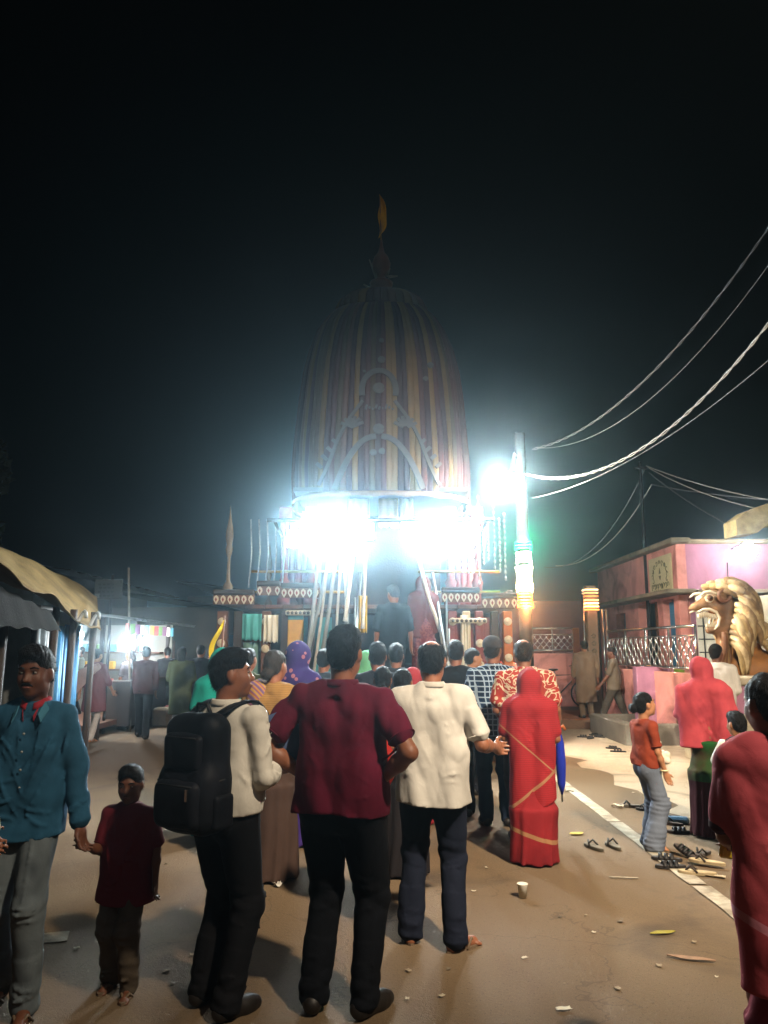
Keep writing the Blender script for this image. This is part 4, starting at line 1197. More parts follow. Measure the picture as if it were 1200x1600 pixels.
b = MB(); b.box((-.18, (HYF - HY) / 2 - .2, zc + .0), (.62, HYF - HY + .9, .09), bev=.015); b.build('ledge', ledge, h)
b = MB(); b.box((2.7, -.2, zc + .002), (5.0, .6, .085), bev=.015); b.build('ledge', ledge, h)
b = MB(); b.box((2.6, (HYF - HY) / 2, HZ - .35), (4.9, HYF - HY - .4, .1)); b.build('roof', ledge, h)
b = MB(); b.box((1.6, 1.6, 1.4), (.1, 5.0, 2.7)); b.build('inner_wall', inner, h)
b = MB(); b.box((.16, .70, 1.5), (.05, .62, 2.4), bev=.01); d_ = b.build('door', blue_d, h)
for z in (.8, 1.5, 2.2): b = MB(); b.box((.13, .70, z), (.02, .5, .5), bev=.01); b.build('door_panel', blue_d, d_)
b = MB(); b.box((.03, 1.55, 1.55), (.05, .10, 2.6)); b.build('door_frame', wood_b, h)
# barred window on the front
wx = at(1132, 960, HY).x - HX; wz0, wz1 = at(1132, 1010, HY).z, at(1132, 932, HY).z
wz0 = 1.2
b = MB(); b.box((wx, -.005, (wz0 + wz1) / 2), (1.25, .03, wz1 - wz0)); w_ = b.build('window', mat('glowing_pane', '#c4c2b2', .5, .15, 4, .05, emit='#cfc9b4', es=.25), h)  # faint glow put into the pane's material, no lamp behind it
for i in range(6): b = MB(); b.tube([(wx - .62, -.04, wz0 + .08 + i * (wz1 - wz0 - .16) / 5), (wx + .62, -.04, wz0 + .08 + i * (wz1 - wz0 - .16) / 5)], .012, 6); b.build('window_bar', dark_metal, w_, True)
for i in range(4): b = MB(); b.tube([(wx - .5 + i * .33, -.05, wz0), (wx - .5 + i * .33, -.05, wz1)], .014, 6); b.build('window_bar', dark_metal, w_, True)
# painted notice panel with curved and straight rows of rounded letters
sy0, sy1 = 17.3, 18.75
sz0, sz1 = zc + .08, HZ - .16
sg = tag(empty('notice_board', (HX, (sy0 + sy1) / 2, (sz0 + sz1) / 2)), 'cream painted notice panel with dark script on the pink parapet', 'sign')
b = MB(); b.box((-.016, 0, 0), (.03, sy1 - sy0, sz1 - sz0), bev=.005); b.build('panel', mat('cream_signboard', '#b8b08a', .7, .15, 5, .05), sg)
ink = mat('sign_ink', '#4a4a2c', .7, .2, 20, 0)
def glyph(cy, cz, r, rot, k):
    b = MB(); sh = (k * 7) % 5; a0, a1 = (-.6, 3.8) if sh < 3 else (-1.6, 3.0)
    pts = [(cy - r * math.cos(a0 + (a1 - a0) * i / 9 + rot), cz + r * math.sin(a0 + (a1 - a0) * i / 9 + rot)) for i in range(10)]
    if sh in (1, 2): pts += [(pts[-1][0] + .3 * r, pts[-1][1] - r * .7)]
    if sh == 4: pts = [(cy - r * .2, cz + r), (cy - r * .2, cz - r)] + pts
    b.tube([(-.034, y_, z_) for y_, z_ in pts], r * .2, 5); b.build('letter', ink, sg, True)
for k in range(11):
    a = PI * (1.12 - 1.24 * k / 10); glyph(-.50 * math.cos(a) * .95, -.02 + .30 * math.sin(a), .048, PI / 2 - a, k)
for k in range(8): glyph(.50 - k * .143, -.27 + .005 * (k % 2), .056, 0, k + 3)
for k in range(4): glyph(.42 - k * .13, -.385, .032, 0, k + 1)
for poly in ([(-.06, .0), (.06, .0), (.0, .14)], [(-.07, -.05), (0, -.16), (.07, -.05)]):
    b = MB(); b.prism(poly, (-.031, 0, .02), (0, -1, 0), (0, 0, 1), (-1, 0, 0), .006); b.build('emblem', ink, sg)

# wall lamp
wl = at(1168, 858, HY - .8)
t = tag(empty('wall_lamp', wl), 'glaring white bulb lamp fixed to the mauve house front', 'wall lamp')
b = MB(); b.tube([(0, .75, .1), (0, .2, .16), (0, 0, .1)], .018, 8); b.build('arm', dark_metal, t, True)
b = MB(); b.lathe([(.03, .16), (.07, .12), (.17, .04), (.19, -.06), (.13, -.17), (0, -.22)], n=16); b.build('bulb', glow('bulb_white', (1, .97, .92), 125), t, True)
b = MB(); b.tube([(-.1, .78, -.2), (-.12, .78, -.7), (-.3, .78, -.95)], .01, 5); b.build('cable', dark_metal, t, True)
lamp_light('wall_light', (0, -.24, -.05), 40, (1, .96, .90), .09, parent=t)

# stone arch end at the frame's right edge
t = tag(empty('gate_arch', (6.4, 13.0, 0)), 'rough cream gate arch end jutting above the wall lamp', 'gate arch')
p = [at(1150, 812, 13), at(1172, 796, 13), at(1200, 786, 13), at(1260, 780, 13), at(1260, 812, 13), at(1215, 818, 13), at(1196, 822, 13), at(1184, 832, 13), at(1152, 836, 13)]
b = MB(); b.prism([(q.x - 6.4, q.z) for q in reversed(p)], (0, 0, 0), (1, 0, 0), (0, 0, 1), (0, 1, 0), .5); b.build('arch', mat('rough_cream_stone', '#a5966c', .95, .4, 7, .8, 22), t)
b = MB(); b.box((1.05, .25, 1.9), (.5, .5, 4.0), bev=.03); b.build('pier', purple, t)

# railings
chrome = mat('polished_steel', '#b9bab8', .22, .15, 14, .05, metal=.95)
def railing(label, p0, p1, z0, z1, base_z, wall_m, n, cat='railing', fill=True):
    d = (Vector(p1) - Vector(p0)); L_ = d.length; ang = math.atan2(d.y, d.x)
    t = tag(empty('railing', (p0[0], p0[1], 0), ang), label, cat)
    if wall_m:
        b = MB(); b.box((L_ / 2, 0, (base_z + z0) / 2), (L_, .16, z0 - base_z), bev=.01); b.build('low_wall', wall_m, t)
    for z in (z1, z0 + .08):
        b = MB(); b.tube([(0, 0, z), (L_, 0, z)], .026, 8); b.build('rail', chrome, t, True)
    b = MB(); b.tube([(0, 0, z1 - .16), (L_, 0, z1 - .16)], .012, 6); b.build('rail', chrome, t, True)
    m = MB(); zz = [z0 + .1 + (z1 - .18 - z0 - .1) * i / 12 for i in range(13)]
    m.tube([(.035 * math.sin(i * 1.05), 0, z) for i, z in enumerate(zz)], .011, 6); me = m.mesh('scroll_bar', chrome, True)
    for i in range(n): link('scroll_bar', me, t, ((i + .5) * L_ / n, 0, 0), (0, 0, 0 if i % 2 else PI))
    for i in range(max(2, n // 7) + 1):
        b = MB(); b.tube([(i * L_ / max(2, n // 7), 0, z0), (i * L_ / max(2, n // 7), 0, z1)], .02, 8); b.build('rail_post', chrome, t, True)
    return t
railing('shiny steel scroll railing beyond the parked bicycle on pink wall', (3.86, 20.4), (4.95, 20.4), 1.52, 2.17, .18, pink, 14)
railing('long shiny steel scroll railing before the pink house door', (4.98, 17.4), (5.28, 13.2), 1.22, 2.02, 0, pink, 34)
b = MB(); b.box((0, 0, 1.18), (.16, .16, 2.0), bev=.015)
tag(b.build('gate_post', orange_p, None, False, (5.02, 20.4, 0)), 'square orange gate post at the end of the far railing', 'post')
# lit pillar
GY = 17.9; gx = at(923, 950, GY).x
t = tag(empty('gate_pillar', (gx, GY, .18)), 'square tan gate pillar topped by glowing orange light strings', 'pillar')
b = MB(); b.box((0, 0, 1.45), (.24, .24, 2.9), bev=.015); b.build('shaft', mat('tan_plaster', '#7c6650', .8, .2, 4, .2), t)
z_ = lambda py: at(923, py, GY).z - .18
for k, (py, c, es) in enumerate(((922, (1, .7, .35), 2.5), (927, (1, .5, .2), 1.6), (932, (1, .35, .1), 1.2), (938, (1, .5, .15), 3), (943, (1, .6, .25), 6), (948, (1, .5, .18), 6), (953, (1, .22, .05), 4))):
    b = MB(); r = .142
    b.tube([(r, -r, z_(py)), (-r, -r, z_(py)), (-r, r, z_(py)), (r, r, z_(py)), (r, -r, z_(py))], .018, 6); b.build('light_string', glow('pillar_led_%d' % py, c, es), t, True)
lamp_light('orange_glow', (-.1, -.3, z_(948)), 6, (1, .35, .1), .08, parent=t)
for k in range(9):
    b = MB(); zz = 1.75 - k * .17
    b.tube([(-.05, -.137, zz), (.0, -.137, zz + .05), (.05, -.137, zz + .01), (.02, -.137, zz - .05), (-.04, -.137, zz - .03)], .012, 5); b.build('letter', ink, t, True)
for dx in (-.2, .24, .33):
    b = MB(); b.tube([(dx, -.1, .0), (dx, -.1, 2.35 if dx > 0 else 2.7)], .024, 8); b.build('steel_pole', chrome, t, True)
# far pink wall beyond
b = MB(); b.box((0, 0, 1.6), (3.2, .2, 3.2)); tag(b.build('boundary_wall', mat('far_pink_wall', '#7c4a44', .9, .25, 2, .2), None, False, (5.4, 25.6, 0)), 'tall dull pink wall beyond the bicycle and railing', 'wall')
# planter with raised kerb
t = tag(empty('planter', (4.12, 13.7, 0)), 'low grey concrete planter box with hollow dark middle', 'planter')
cg = mat('grey_cement', '#5f5a50', .9, .25, 4, .3)
for c, s_ in (((.11, 1.05, .18), (.22, 2.3, .36)), ((1.02, -.0, .18), (1.6, .20, .36)), ((1.02, 2.1, .178), (1.6, .20, .355)), ((1.73, 1.05, .179), (.2, 1.9, .357))):
    b = MB(); b.box(c, s_, bev=.015); b.build('kerb', cg, t)
b = MB(); b.box((.92, 1.05, .08), (1.45, 1.9, .16)); b.build('soil', mat('dark_soil', '#2a221b', .95, .4, 9, .5), t)
# mauve wall with lime end
t = tag(empty('wall_stub', (4.75, 14.9, 0)), 'mauve wall with a lime green painted end beside the planter', 'wall')
x1 = at(1052, 1080, 14.9).x - 4.75; x2 = at(1068, 1080, 14.9).x - 4.75
b = MB(); b.box((x1 / 2, 0, .65), (x1, .22, 1.3), bev=.01); b.build('wall_panel', purple, t)
b = MB(); b.box(((x1 + x2) / 2, -.012, .65), (x2 - x1, .24, 1.31), bev=.01); b.build('end_post', green_p, t)

# ---------------- lion statue
LY = 11.6
lp = lambda x, y, dy=0.0: at(x, y, LY) + Vector((0, dy, 0))
o0 = lp(1150, 1030); o0.z = 0
ln = tag(empty('lion_statue', o0), 'painted lion statue with tan combed mane, bared teeth and orange body', 'statue')
A = lambda x, y, dy=0.0: np.array(lp(x, y, dy) - o0)
F = Field(A(1062, 900, -.5) - (0, 0, .2) - np.array((0, 0, .9)), A(1330, 900, .6) + np.array((0, 0, .1)), .022)
F.ell(A(1124, 942), (.20, .22, .22), .05)
F.cap(A(1118, 937), A(1086, 948), .14, .055, .06); F.cap(A(1086, 948), A(1079, 951), .055, .035, .03)
F.cap(A(1130, 978), A(1108, 985), .13, .055, .05)
F.cap(A(1140, 970), A(1134, 1020), .17, .14, .12)
F.ell(A(1098, 966), (.15, .3, .075), .02, op='sub')
F.ell(A(1102, 936, -.20), (.075, .1, .07), .02, op='sub')
lb = F.build('head', mat('lion_tan', '#7c5a38', .6, .35, 7, .25, dirt='#4c3622'), ln)
F = Field(A(1100, 960, -.5) - (0, 0, 1.0), A(1330, 930, .6) + np.array((0, 0, .1)), .022)
F.ell(A(1160, 988), (.26, .26, .42), .12); F.ell(A(1210, 1050), (.95, .36, .32), .12); F.cap(A(1142, 1010), A(1132, 1052), .17, .15, .12)
F.cap(A(1140, 1040, -.16), A(1120, 1058, -.2), .13, .09, .06); F.build('body', mat('lion_ochre', '#8a5a26', .6, .3, 5, .2, dirt='#5e3c1c'), ln)
pl = mat('lion_cream_paint', '#c8bda6', .5, .15, 8, .1); br = mat('lion_brown_paint', '#5e3a20', .5, .2, 8, .1)
for s_ in (-1, 1):
    for r0, yo, m_, nm in ((.066, 0, pl, 'eyeball'), (.046, -.03, br, 'iris'), (.026, -.048, mat('black_paint', '#0c0a09', .3, .1, 8, 0), 'pupil')):
        b = MB(); b.lathe([(r0 * math.sin(q), -r0 * .7 * math.cos(q)) for q in [PI * i / 8 for i in range(9)]], n=14, cap=False)
        b.build(nm, m_, ln, True, tuple(A(1101, 936, s_ * (.17 - yo))), (PI / 2, 0, 0))
    b = MB(); b.tube([A(x, y, s_ * .20) for x, y in ((1086, 932), (1092, 927), (1101, 926), (1110, 929), (1113, 934))], [.012, .022, .027, .024, .012], 8); b.build('eyebrow', pl, ln, True)
    b = MB(); b.tube([A(x, y, s_ * .155) for x, y in ((1084, 957), (1092, 953), (1102, 953), (1112, 957), (1117, 966), (1115, 978), (1110, 984))], [.010, .020, .024, .025, .025, .022, .012], 8); b.build('lip', pl, ln, True)
    b = MB(); b.tube([A(1120 + 9 * math.cos(q), 932 + 9 * math.sin(q), s_ * .27) for q in [2 * PI * i / 14 for i in range(15)]], .03, 8, False); b.build('ear', br, ln, True)
for i in range(9):
    b = MB(); p_ = A(1086 + i * 3.3, 957 + .8 * abs(i - 3), -.13); b.lathe([(.022, 0), (.018, -.05), (.004, -.085)], p_, 7); b.build('tooth', pl, ln, True)
for i in range(6):
    b = MB(); p_ = A(1100 + i * 2.6, 981 - .4 * i, -.10); b.lathe([(.018, 0), (.014, .04), (.003, .07)], p_, 7); b.build('tooth', pl, ln, True)
locks = [mat('mane_tan', '#9c8458', .65, .35, 9, .35, dirt='#6e5636'), mat('mane_cream', '#b09c76', .65, .35, 9, .35, dirt='#7c6444'), mat('mane_ochre', '#806540', .65, .35, 9, .35, dirt='#54402a')]
for ring, (rx, ry, n_, ln0, dys) in enumerate(((36, 48, 14, 40, (-.20, .24)), (27, 40, 14, 46, (-.30, .32)), (15, 28, 15, 48, (-.34, .36)))):
    for dy in dys:
        for i in range(n_):
            q = i / (n_ - 1); a = -.62 + q * 3.15 + rg.uniform(-.05, .05)       # from the forehead round the back to under the jaw
            x0, y0 = 1124 + rx * math.sin(a), 944 + (3 + 4 * (2 - ring)) - ry * math.cos(a) * (1 if a < 1.6 else .75)
            l_ = ln0 * rg.uniform(.85, 1.15); fa = .35 + .95 * q                # flow turns from back to down
            ex, ey = min(x0 + l_ * math.cos(fa), 1190), min(y0 + l_ * math.sin(fa) * 1.15, 1056 - rg.uniform(0, 10))
            mx, my = (x0 + ex) / 2 + 5 * math.sin(fa), (y0 + ey) / 2 - 9 * math.cos(fa)
            pts = []
            for k in range(9):
                u = k / 8; px = (1 - u) ** 2 * x0 + 2 * u * (1 - u) * mx + u * u * ex; py = (1 - u) ** 2 * y0 + 2 * u * (1 - u) * my + u * u * ey
                pts.append(A(px + 1.2 * math.sin(u * 7 + i), py, dy * (1 + .18 * math.sin(PI * u)) * (1 if a > -.2 else .75)))
            b = MB(); b.tube(pts, [.03, .052, .06, .062, .06, .054, .045, .03, .008], 7); b.build('mane_lock', locks[(i + ring) % 3], ln, True)
for i in range(16):
    u0 = (i % 8) / 7; x0, y0 = 1134 - 9 * u0 + 5 * (i // 8), 946 + 58 * u0; l_ = rg.uniform(38, 52)
    pts = [A(x0 + l_ * (.42 * u + .10 * math.sin(PI * u)) + 1.2 * math.sin(u * 6 + i), min(y0 + l_ * (.95 * u * u + .15 * u), 1060), -.30 - .07 * math.sin(PI * u) - .03 * (i // 8)) for u in [k / 8 for k in range(9)]]
    b = MB(); b.tube(pts, [.03, .05, .06, .062, .06, .054, .045, .03, .008], 7); b.build('mane_lock', locks[(i * 2 + 1) % 3], ln, True)
for k in range(5):
    b = MB(); b.tube([A(1117 + k * 3 + 2 * math.sin(u * 5 + k), 988 + u * (52 + 5 * k), -.30 + .02 * k) for u in [i / 6 for i in range(7)]], [.03, .045, .045, .04, .035, .028, .01], 7); b.build('chest_lock', locks[2] if k % 2 else br, ln, True)
sp_ = [A(1180 + (9 - 2.1 * u) * math.cos(1.2 + u * 2.6) * 1.0, 988 + (17 - 3.8 * u) * math.sin(1.2 + u * 2.6), -.25) for u in [i / 8 for i in range(26)]]
b = MB(); b.tube([A(1215, 1030, -.2), A(1196, 1022, -.25), A(1184, 1008, -.25)] + sp_, .05, 8); b.build('tail_curl', locks[0], ln, True)
# plinth
t = tag(empty('plinth', (o0.x, LY, 0)), 'white and mauve stepped plinth carrying the lion statue', 'plinth')
zt_ = A(1150, 1060)[2]; white_p = mat('plinth_white', '#a99e88', .85, .2, 4, .2, dirt='#7c705c')
xl = lp(1062, 1100).x - o0.x
b = MB(); b.box((1.0, .05, zt_ - .02), (2.9, 1.0, .14), bev=.03); b.build('top_slab', white_p, t)
b = MB(); b.box((1.05, .06, zt_ - .28), (2.7, .9, .40), bev=.01); b.build('panel_course', purple, t)
b = MB(); b.box((.9, .0, (zt_ - .48) / 2), (3.1, 1.1, zt_ - .48), bev=.02); b.build('base', white_p, t)

# dark pole carrying the house wires
t = tag(empty('utility_pole', at(1010, 900, 19.0)), 'thin dark wire pole rising behind the pink parapet', 'pole'); t.location.z = 0
b = MB(); b.tube([(0, 0, 0), (0, 0, at(1010, 722, 19.0).z)], [.06, .04], 8); b.build('pole', mat('night_dark_wood', '#15161a', .9, .2, 5, .2), t, True)
b = MB(); b.box((0, -.05, at(1010, 732, 19).z), (.3, .06, .06)); b.build('cross_arm', mat('night_dark_wood', '#15161a'), t)
# overhead wires
wire = mat('cable_sheath', '#a8a8a4', .5, .2, 30, .2); wire_d = mat('cable_dark', '#6d7074', .5, .2, 30, .2)
def wire_run(label, a, b_, sag, r, m, strands=1):
    a, b_ = Vector(a), Vector(b_); n = 36
    mb = MB()
    for s_ in range(strands):
        pts = []
        for i in range(n + 1 if strands == 1 else 121):
            u = i / (n if strands == 1 else 120); p = a.lerp(b_, u); p.z -= sag * 4 * u * (1 - u)
            if strands > 1: p.z += .016 * math.sin(u * 90 + s_ * PI); p.y += .016 * math.cos(u * 90 + s_ * PI)
            pts.append(p)
        mb.tube(pts, r, 5)
    tag(mb.build('overhead_wire', m, None, True), label, 'wire', 'overhead wires at the roadside')
wire_run('uppermost twisted pale wire rising from the lamp pole', at(832, 702, 12.5), at(1330, 150, 7), .75, .0065, wire_d, 2)
wire_run('thin wire just below the uppermost twisted one', at(838, 700, 12.5), at(1330, 215, 7), .85, .006, wire_d)
wire_run('bright twisted wire leaving the street light head', at(819, 740, 12.4), at(1330, 320, 7), .95, .009, wire, 2)
wire_run('thin wire rising beneath the bright twisted one', at(832, 778, 12.5), at(1330, 445, 7), .38, .006, wire_d)
wire_run('wire drooping from dark pole down towards the railing', at(1010, 728, 19), at(850, 886, 20), .75, .012, wire_d)
wire_run('second drooping wire, kinked below the dark pole top', at(1018, 757, 19), at(868, 884, 20), .55, .014, wire)
wire_run('wire sloping from dark pole top to the gate arch', at(1010, 728, 19), at(1260, 790, 14), .12, .010, wire)
wire_run('slack wire sloping under the one to gate arch', at(1012, 730, 19), at(1260, 808, 14), .2, .010, wire)
wire_run('steep wire falling from dark pole to wall lamp', at(1014, 738, 19), at(1152, 826, 16), .1, .008, wire_d)
wire_run('level wire passing below the dark pole top', at(1018, 757, 19), at(1260, 785, 14), .06, .008, wire_d)

# bicycle leaning by the far railing
t = tag(empty('bicycle', (at(880, 1060, 19.9).x, 19.9, .18), .0), 'dark bicycle parked against the pink wall below far railing', 'bicycle')
bk = mat('bicycle_black', '#141414', .4, .2, 10, .05); tw = MB(); tw.tube([(.33 * math.cos(2 * PI * i / 24), 0, .33 * math.sin(2 * PI * i / 24)) for i in range(25)], .022, 6, False); tme = tw.mesh('tyre', bk, True)
sp2 = MB(); sp2.tube([(0, 0, -.32), (0, 0, .32)], .004, 4); sme = sp2.mesh('spoke', chrome)
for x in (-.52, .52):
    w = link('wheel', tme, t, (x, 0, .35))
    for k in range(8): link('spoke', sme, w, (0, 0, 0), (0, k * PI / 8, 0))
def tb(nm, pts, r, m=bk): b = MB(); b.tube(pts, r, 7); return b.build(nm, m, t, True)
tb('frame', [(-.52, 0, .35), (-.12, 0, .33), (.38, 0, .82), (-.2, 0, .80), (-.12, 0, .33)], .02); tb('frame', [(-.52, 0, .35), (-.2, 0, .78)], .014); tb('fork', [(.52, 0, .35), (.40, 0, .72), (.36, 0, 1.0)], .018)
tb('handlebar', [(.22, -.28, 1.02), (.36, -.24, 1.05), (.36, 0, 1.03), (.36, .24, 1.05), (.22, .28, 1.02)], .014, chrome)
b = MB(); b.lathe([(.02, .02), (.09, .01), (.10, -.02), (.03, -.05)], (-.24, 0, .95), 10, 1.3, .8); b.build('saddle', bk, t, True); tb('seat_post', [(-.2, 0, .8), (-.23, 0, .93)], .014)
tb('carrier', [(-.75, 0, .74), (-.3, 0, .74)], .02); tb('pedal_crank', [(-.12, -.12, .20), (-.12, -.05, .33), (-.12, .05, .33)], .012)
# ------------------------------------------------------------------ left side: stalls, boards, trees
rg = random.Random(31)
tarp_m = fabric('tan_tarpaulin', '#6c5a3a', '#54452c', 'fade', .8)
tin_d = mat('shaded_dark_tin', '#161513', .9, .4, 3, .3, spec=.08)  # tin darkened to carry the shade under the stall roof
blue_m = mat('blue_tin', '#2a6c98', .45, .25, 5, .15, metal=.2); green_m = mat('green_tin', '#2f7040', .5, .3, 4, .2, metal=.2); grey_m = mat('grey_tin', '#868b8c', .45, .3, 5, .2, metal=.3)
t = tag(empty('market_stall', (-3.2, 6.5, 0)), 'roadside stall under a tan tarpaulin with blue and green tin shutters', 'stall')
O = Vector((-3.2, 6.5, 0))
def ev(u): return Vector((-2.72 - .15 * u, 4.0 + 3.9 * u, 2.42 - .62 * u + .03 * math.sin(u * 21)))
def rv(u): return Vector((-4.2, 4.0 + 7.3 * u, 3.25 - .88 * u + .05 * math.sin(u * 9)))
def tf(u, v):
    p = ev(u).lerp(rv(u), v); p.z += .04 * math.sin(v * 6 + u * 4) - .08 * math.sin(PI * v) + .022 * abs(math.sin(u * 17 + v * 2.2)) + .012 * abs(math.sin(u * 31 - v * 5)) - .02 * abs(math.sin(v * 7 + u * 9)); return p - O
b = MB(); b.sheet(tf, 120, 40, .006); b.build('tarpaulin', tarp_m, t, True)
b = MB(); b.sheet(lambda u, v: Vector((-2.80 - .1 * v, 4.0 + 2.75 * u, 1.80 - .02 * u + (.58 - .42 * u) * v + .01 * math.sin(u * 60))) - O, 60, 3, .006); b.build('shaded_fascia', tin_d, t)  # sheet coloured near black for the shade below the tarpaulin edge
b = MB(); b.box(Vector((-4.3, 6.6, 1.1)) - O, (.06, 5.4, 2.2)); b.build('back_wall', tin_d, t)
b = MB(); b.box(Vector((-3.75, 7.95, 1.0)) - O, (1.1, .05, 2.0)); b.build('side_wall', grey_m, t)
def shutter(y0, y1, x, z1, m, n=10):
    b = MB(); b.sheet(lambda u, v: Vector((x + .018 * math.sin(u * n * PI), y0 + (y1 - y0) * u, .12 + (z1 - .12) * v)) - O, n * 5, 1, .004); b.build('shutter', m, t, True)
shutter(5.2, 6.0, -2.98, 1.82, green_m); shutter(6.72, 6.98, -3.0, 1.86, grey_m, 4); shutter(7.12, 7.36, -3.02, 1.84, blue_m, 4); shutter(7.55, 7.95, -3.10, 1.86, blue_m, 6)
for y_ in (4.6, 6.1, 6.65, 7.05, 7.45, 7.98):
    b = MB(); b.tube([Vector((-3.0, y_, 0)) - O, Vector((-2.98, y_, 2.0)) - O], .035, 8); b.build('post', wood_d, t, True)
b = MB(); b.box(Vector((-3.35, 6.3, .45)) - O, (.5, 1.2, .9), bev=.02); b.build('counter', wood_d, t)
b = MB(); b.box(Vector((-4.22, 6.6, 1.3)) - O, (.1, 3.4, .06)); b.build('shelf', wood_b, t)
for k in range(2):
    y_ = 7.55 + k * .35; b = MB(); b.tube([Vector((-2.9 - .02 * i, y_ + .07 * math.sin(i * .6), 1.93 - .012 * i * i * .5 + .10 * math.sin(i * .52))) - O for i in range(7)], .018, 6); b.build('roof_hook', grey_m, t, True)

# lit shop behind
S0 = Vector((-6.3, 16.6, 0))
s = tag(empty('lit_stall', S0), 'brightly lit snack stall with bare bulbs, crowded shelves and tin awning', 'stall')
wht = mat('whitewashed_board', '#7c7a72', .8, .15, 4, .1)
def bx(nm, c, sz, m, par=s, o=S0, bev=0): b = MB(); b.box(Vector(c) - o, sz, bev=bev); return b.build(nm, m, par)
bx('back_wall', (-7.5, 16.6, 1.1), (.06, 4.4, 2.2), wht); bx('side_wall', (-6.3, 18.8, 1.1), (2.4, .06, 2.2), wht); bx('floor_board', (-6.4, 16.6, .2), (2.1, 4.2, .1), wood_b)
bx('counter', (-5.35, 17.2, .55), (.5, 2.6, .9), wood_d, bev=.02); bx('side_post', (-5.2, 14.4, 1.1), (.07, .07, 2.2), wood_d); bx('side_post', (-5.2, 18.75, 1.1), (.07, .07, 2.2), wood_d); bx('side_post', (-5.3, 16.6, 1.1), (.06, .06, 2.2), wood_d)
b = MB(); b.sheet(lambda u, v: Vector((-7.6 + 3.0 * v, 14.2 + 4.8 * u, 2.55 - .38 * v + .025 * math.sin(u * 90))) - S0, 120, 2, .006); b.build('awning', grey_m, s, True)
for z in (.75, 1.15, 1.55):
    bx('shelf', (-7.3, 16.6, z), (.35, 4.0, .03), wood_b)
    bx('shelf', (-6.3, 18.62, z), (2.0, .30, .03), wood_b)
pk = MB(); pk.box((0, 0, .09), (.13, .10, .18), bev=.015)
jr = MB(); jr.lathe([(.055, 0), (.06, .02), (.06, .13), (.04, .155), (.04, .18)], n=10)
cols = ['#a33a30', '#c8a23a', '#3b7a8c', '#d0ccc0', '#7a3d6a', '#5b7f3a']
gm = [mat('goods_' + c, c, .5, .2, 9, .05) for c in cols]
nm_c = ['red', 'yellow', 'teal', 'white', 'violet', 'green']
for k in range(34):
    i = k % 6; me_ = (pk if k % 3 else jr); nmx = 'packet' if k % 3 else 'jar'
    z = (.77, 1.17, 1.57)[k % 3]
    loc = Vector((-7.28, 14.8 + (k // 3) * .33, z)) if k < 18 else Vector((-7.1 + ((k - 18) // 3) * .33, 18.60, z))
    o = me_.build(nmx, gm[i], None, nmx == 'jar', loc, (0, 0, rg.uniform(-.3, .3)))
    tag(o, f'small {nm_c[i]} {nmx}, ' + ('first', 'second', 'third', 'fourth', 'fifth', 'sixth')[(k // 3 if k < 18 else (k - 18) // 3)] + ' along the ' + ('low', 'middle', 'top')[k % 3] + (' back' if k < 18 else ' side') + ' shelf of lit stall', nmx, 'goods on the lit stall shelves')
for k in range(11):
    o = MB().box((0, 0, -.12), (.09, .02, .2), bev=.008).build('hanging_packet', gm[(k * 5) % 6], None, False, (-4.95, 15.0 + k * .32, 2.14), (0, 0, rg.uniform(-.5, .5)))
    tag(o, f'{nm_c[(k * 5) % 6]} snack packet, {places[k]} in the row hanging from lit stall awning', 'packet', 'packets hung from the lit stall awning')
for k, (px, py, yy, w) in enumerate(((196, 997, 16.2, 150), (222, 1003, 17.6, 130), (126, 992, 14.8, 150))):
    p = at(px, py, yy)
    q = tag(empty('light_bulb', p), ('bare white bulb over the lit stall counter', 'bare white bulb at the far end of the lit stall', 'bright bulb beside the blue shutter in stall')[k], 'bulb', 'bulbs lighting the stalls')
    b = MB(); b.lathe([(0, -.07), (.045, -.055), (.06, -.01), (.04, .04), (.02, .07)], n=12); b.build('globe', glow('bulb_cool', (.93, .98, 1), 220), q, True)
    b = MB(); b.tube([(0, 0, .07), (0, 0, 2.4 - p.z)], .008, 5); b.build('cord', dark_metal, q, True)
    lamp_light('bulb_light', (0, -.02, -.1), w, (.95, .98, 1.0), .06, parent=q)
# stack of sacks and crates by the lit stall
for k, (x, y_, w, c) in enumerate(((-4.75, 17.0, .35, '#7a6a50'), (-4.7, 17.6, .4, '#8c2c34'), (-4.72, 18.3, .35, '#3f4a52'))):
    b = MB(); b.box((0, 0, .2), (w, .4, .4), bev=.05); b2 = b.build('crate', mat('crate_' + c, c, .8, .25, 6, .2), None, False, (x, y_, 0), (0, 0, .2 * k))
    tag(b2, ('tan', 'red', 'slate')[k] + ' crate on the ground before the lit stall', 'crate', 'crates before the lit stall')

# dark shops further on
for k, (x, y_, w, d, h_, c) in enumerate(((-5.6, 22.0, 3.0, 4.0, 2.7, '#3a3630'), (-4.6, 27.0, 3.4, 4.5, 3.3, '#4c463c'), (-9.0, 20.5, 3.0, 8.0, 3.4, '#33322f'))):
    q = tag(empty('shop_hut', (x, y_, 0)), ('dark tin-roofed shop beyond the lit stall', 'brownish walled shop farthest along the road', 'tall dark shed behind the lit stall')[k], 'shop')
    wm = mat('shop_wall_%d' % k, c, .9, .3, 2, .25)
    b = MB(); b.box((0, 0, h_ / 2), (w, d, h_)); b.build('wall', wm, q)
    b = MB(); b.sheet(lambda u, v: Vector((-w / 2 - .3 + (w + 1.2) * v, -d / 2 - .4 + (d + .8) * u, h_ + .45 - .6 * v + .03 * math.sin(u * 70))), 80, 2, .01); b.build('roof', tin_d, q, True)
    for j in range(2):
        b = MB(); b.box((w / 2 + .01, -d / 4 + j * d / 2, 1.05), (.05, 1.1, 1.9), bev=.01); b.build('shutter', (blue_m, grey_m, wood_b)[(j + k) % 3], q)
    b = MB(); b.box((-.2, -d / 2 - .01, 1.4), (.9, .04, .9)); b.build('window', wood_b, q)
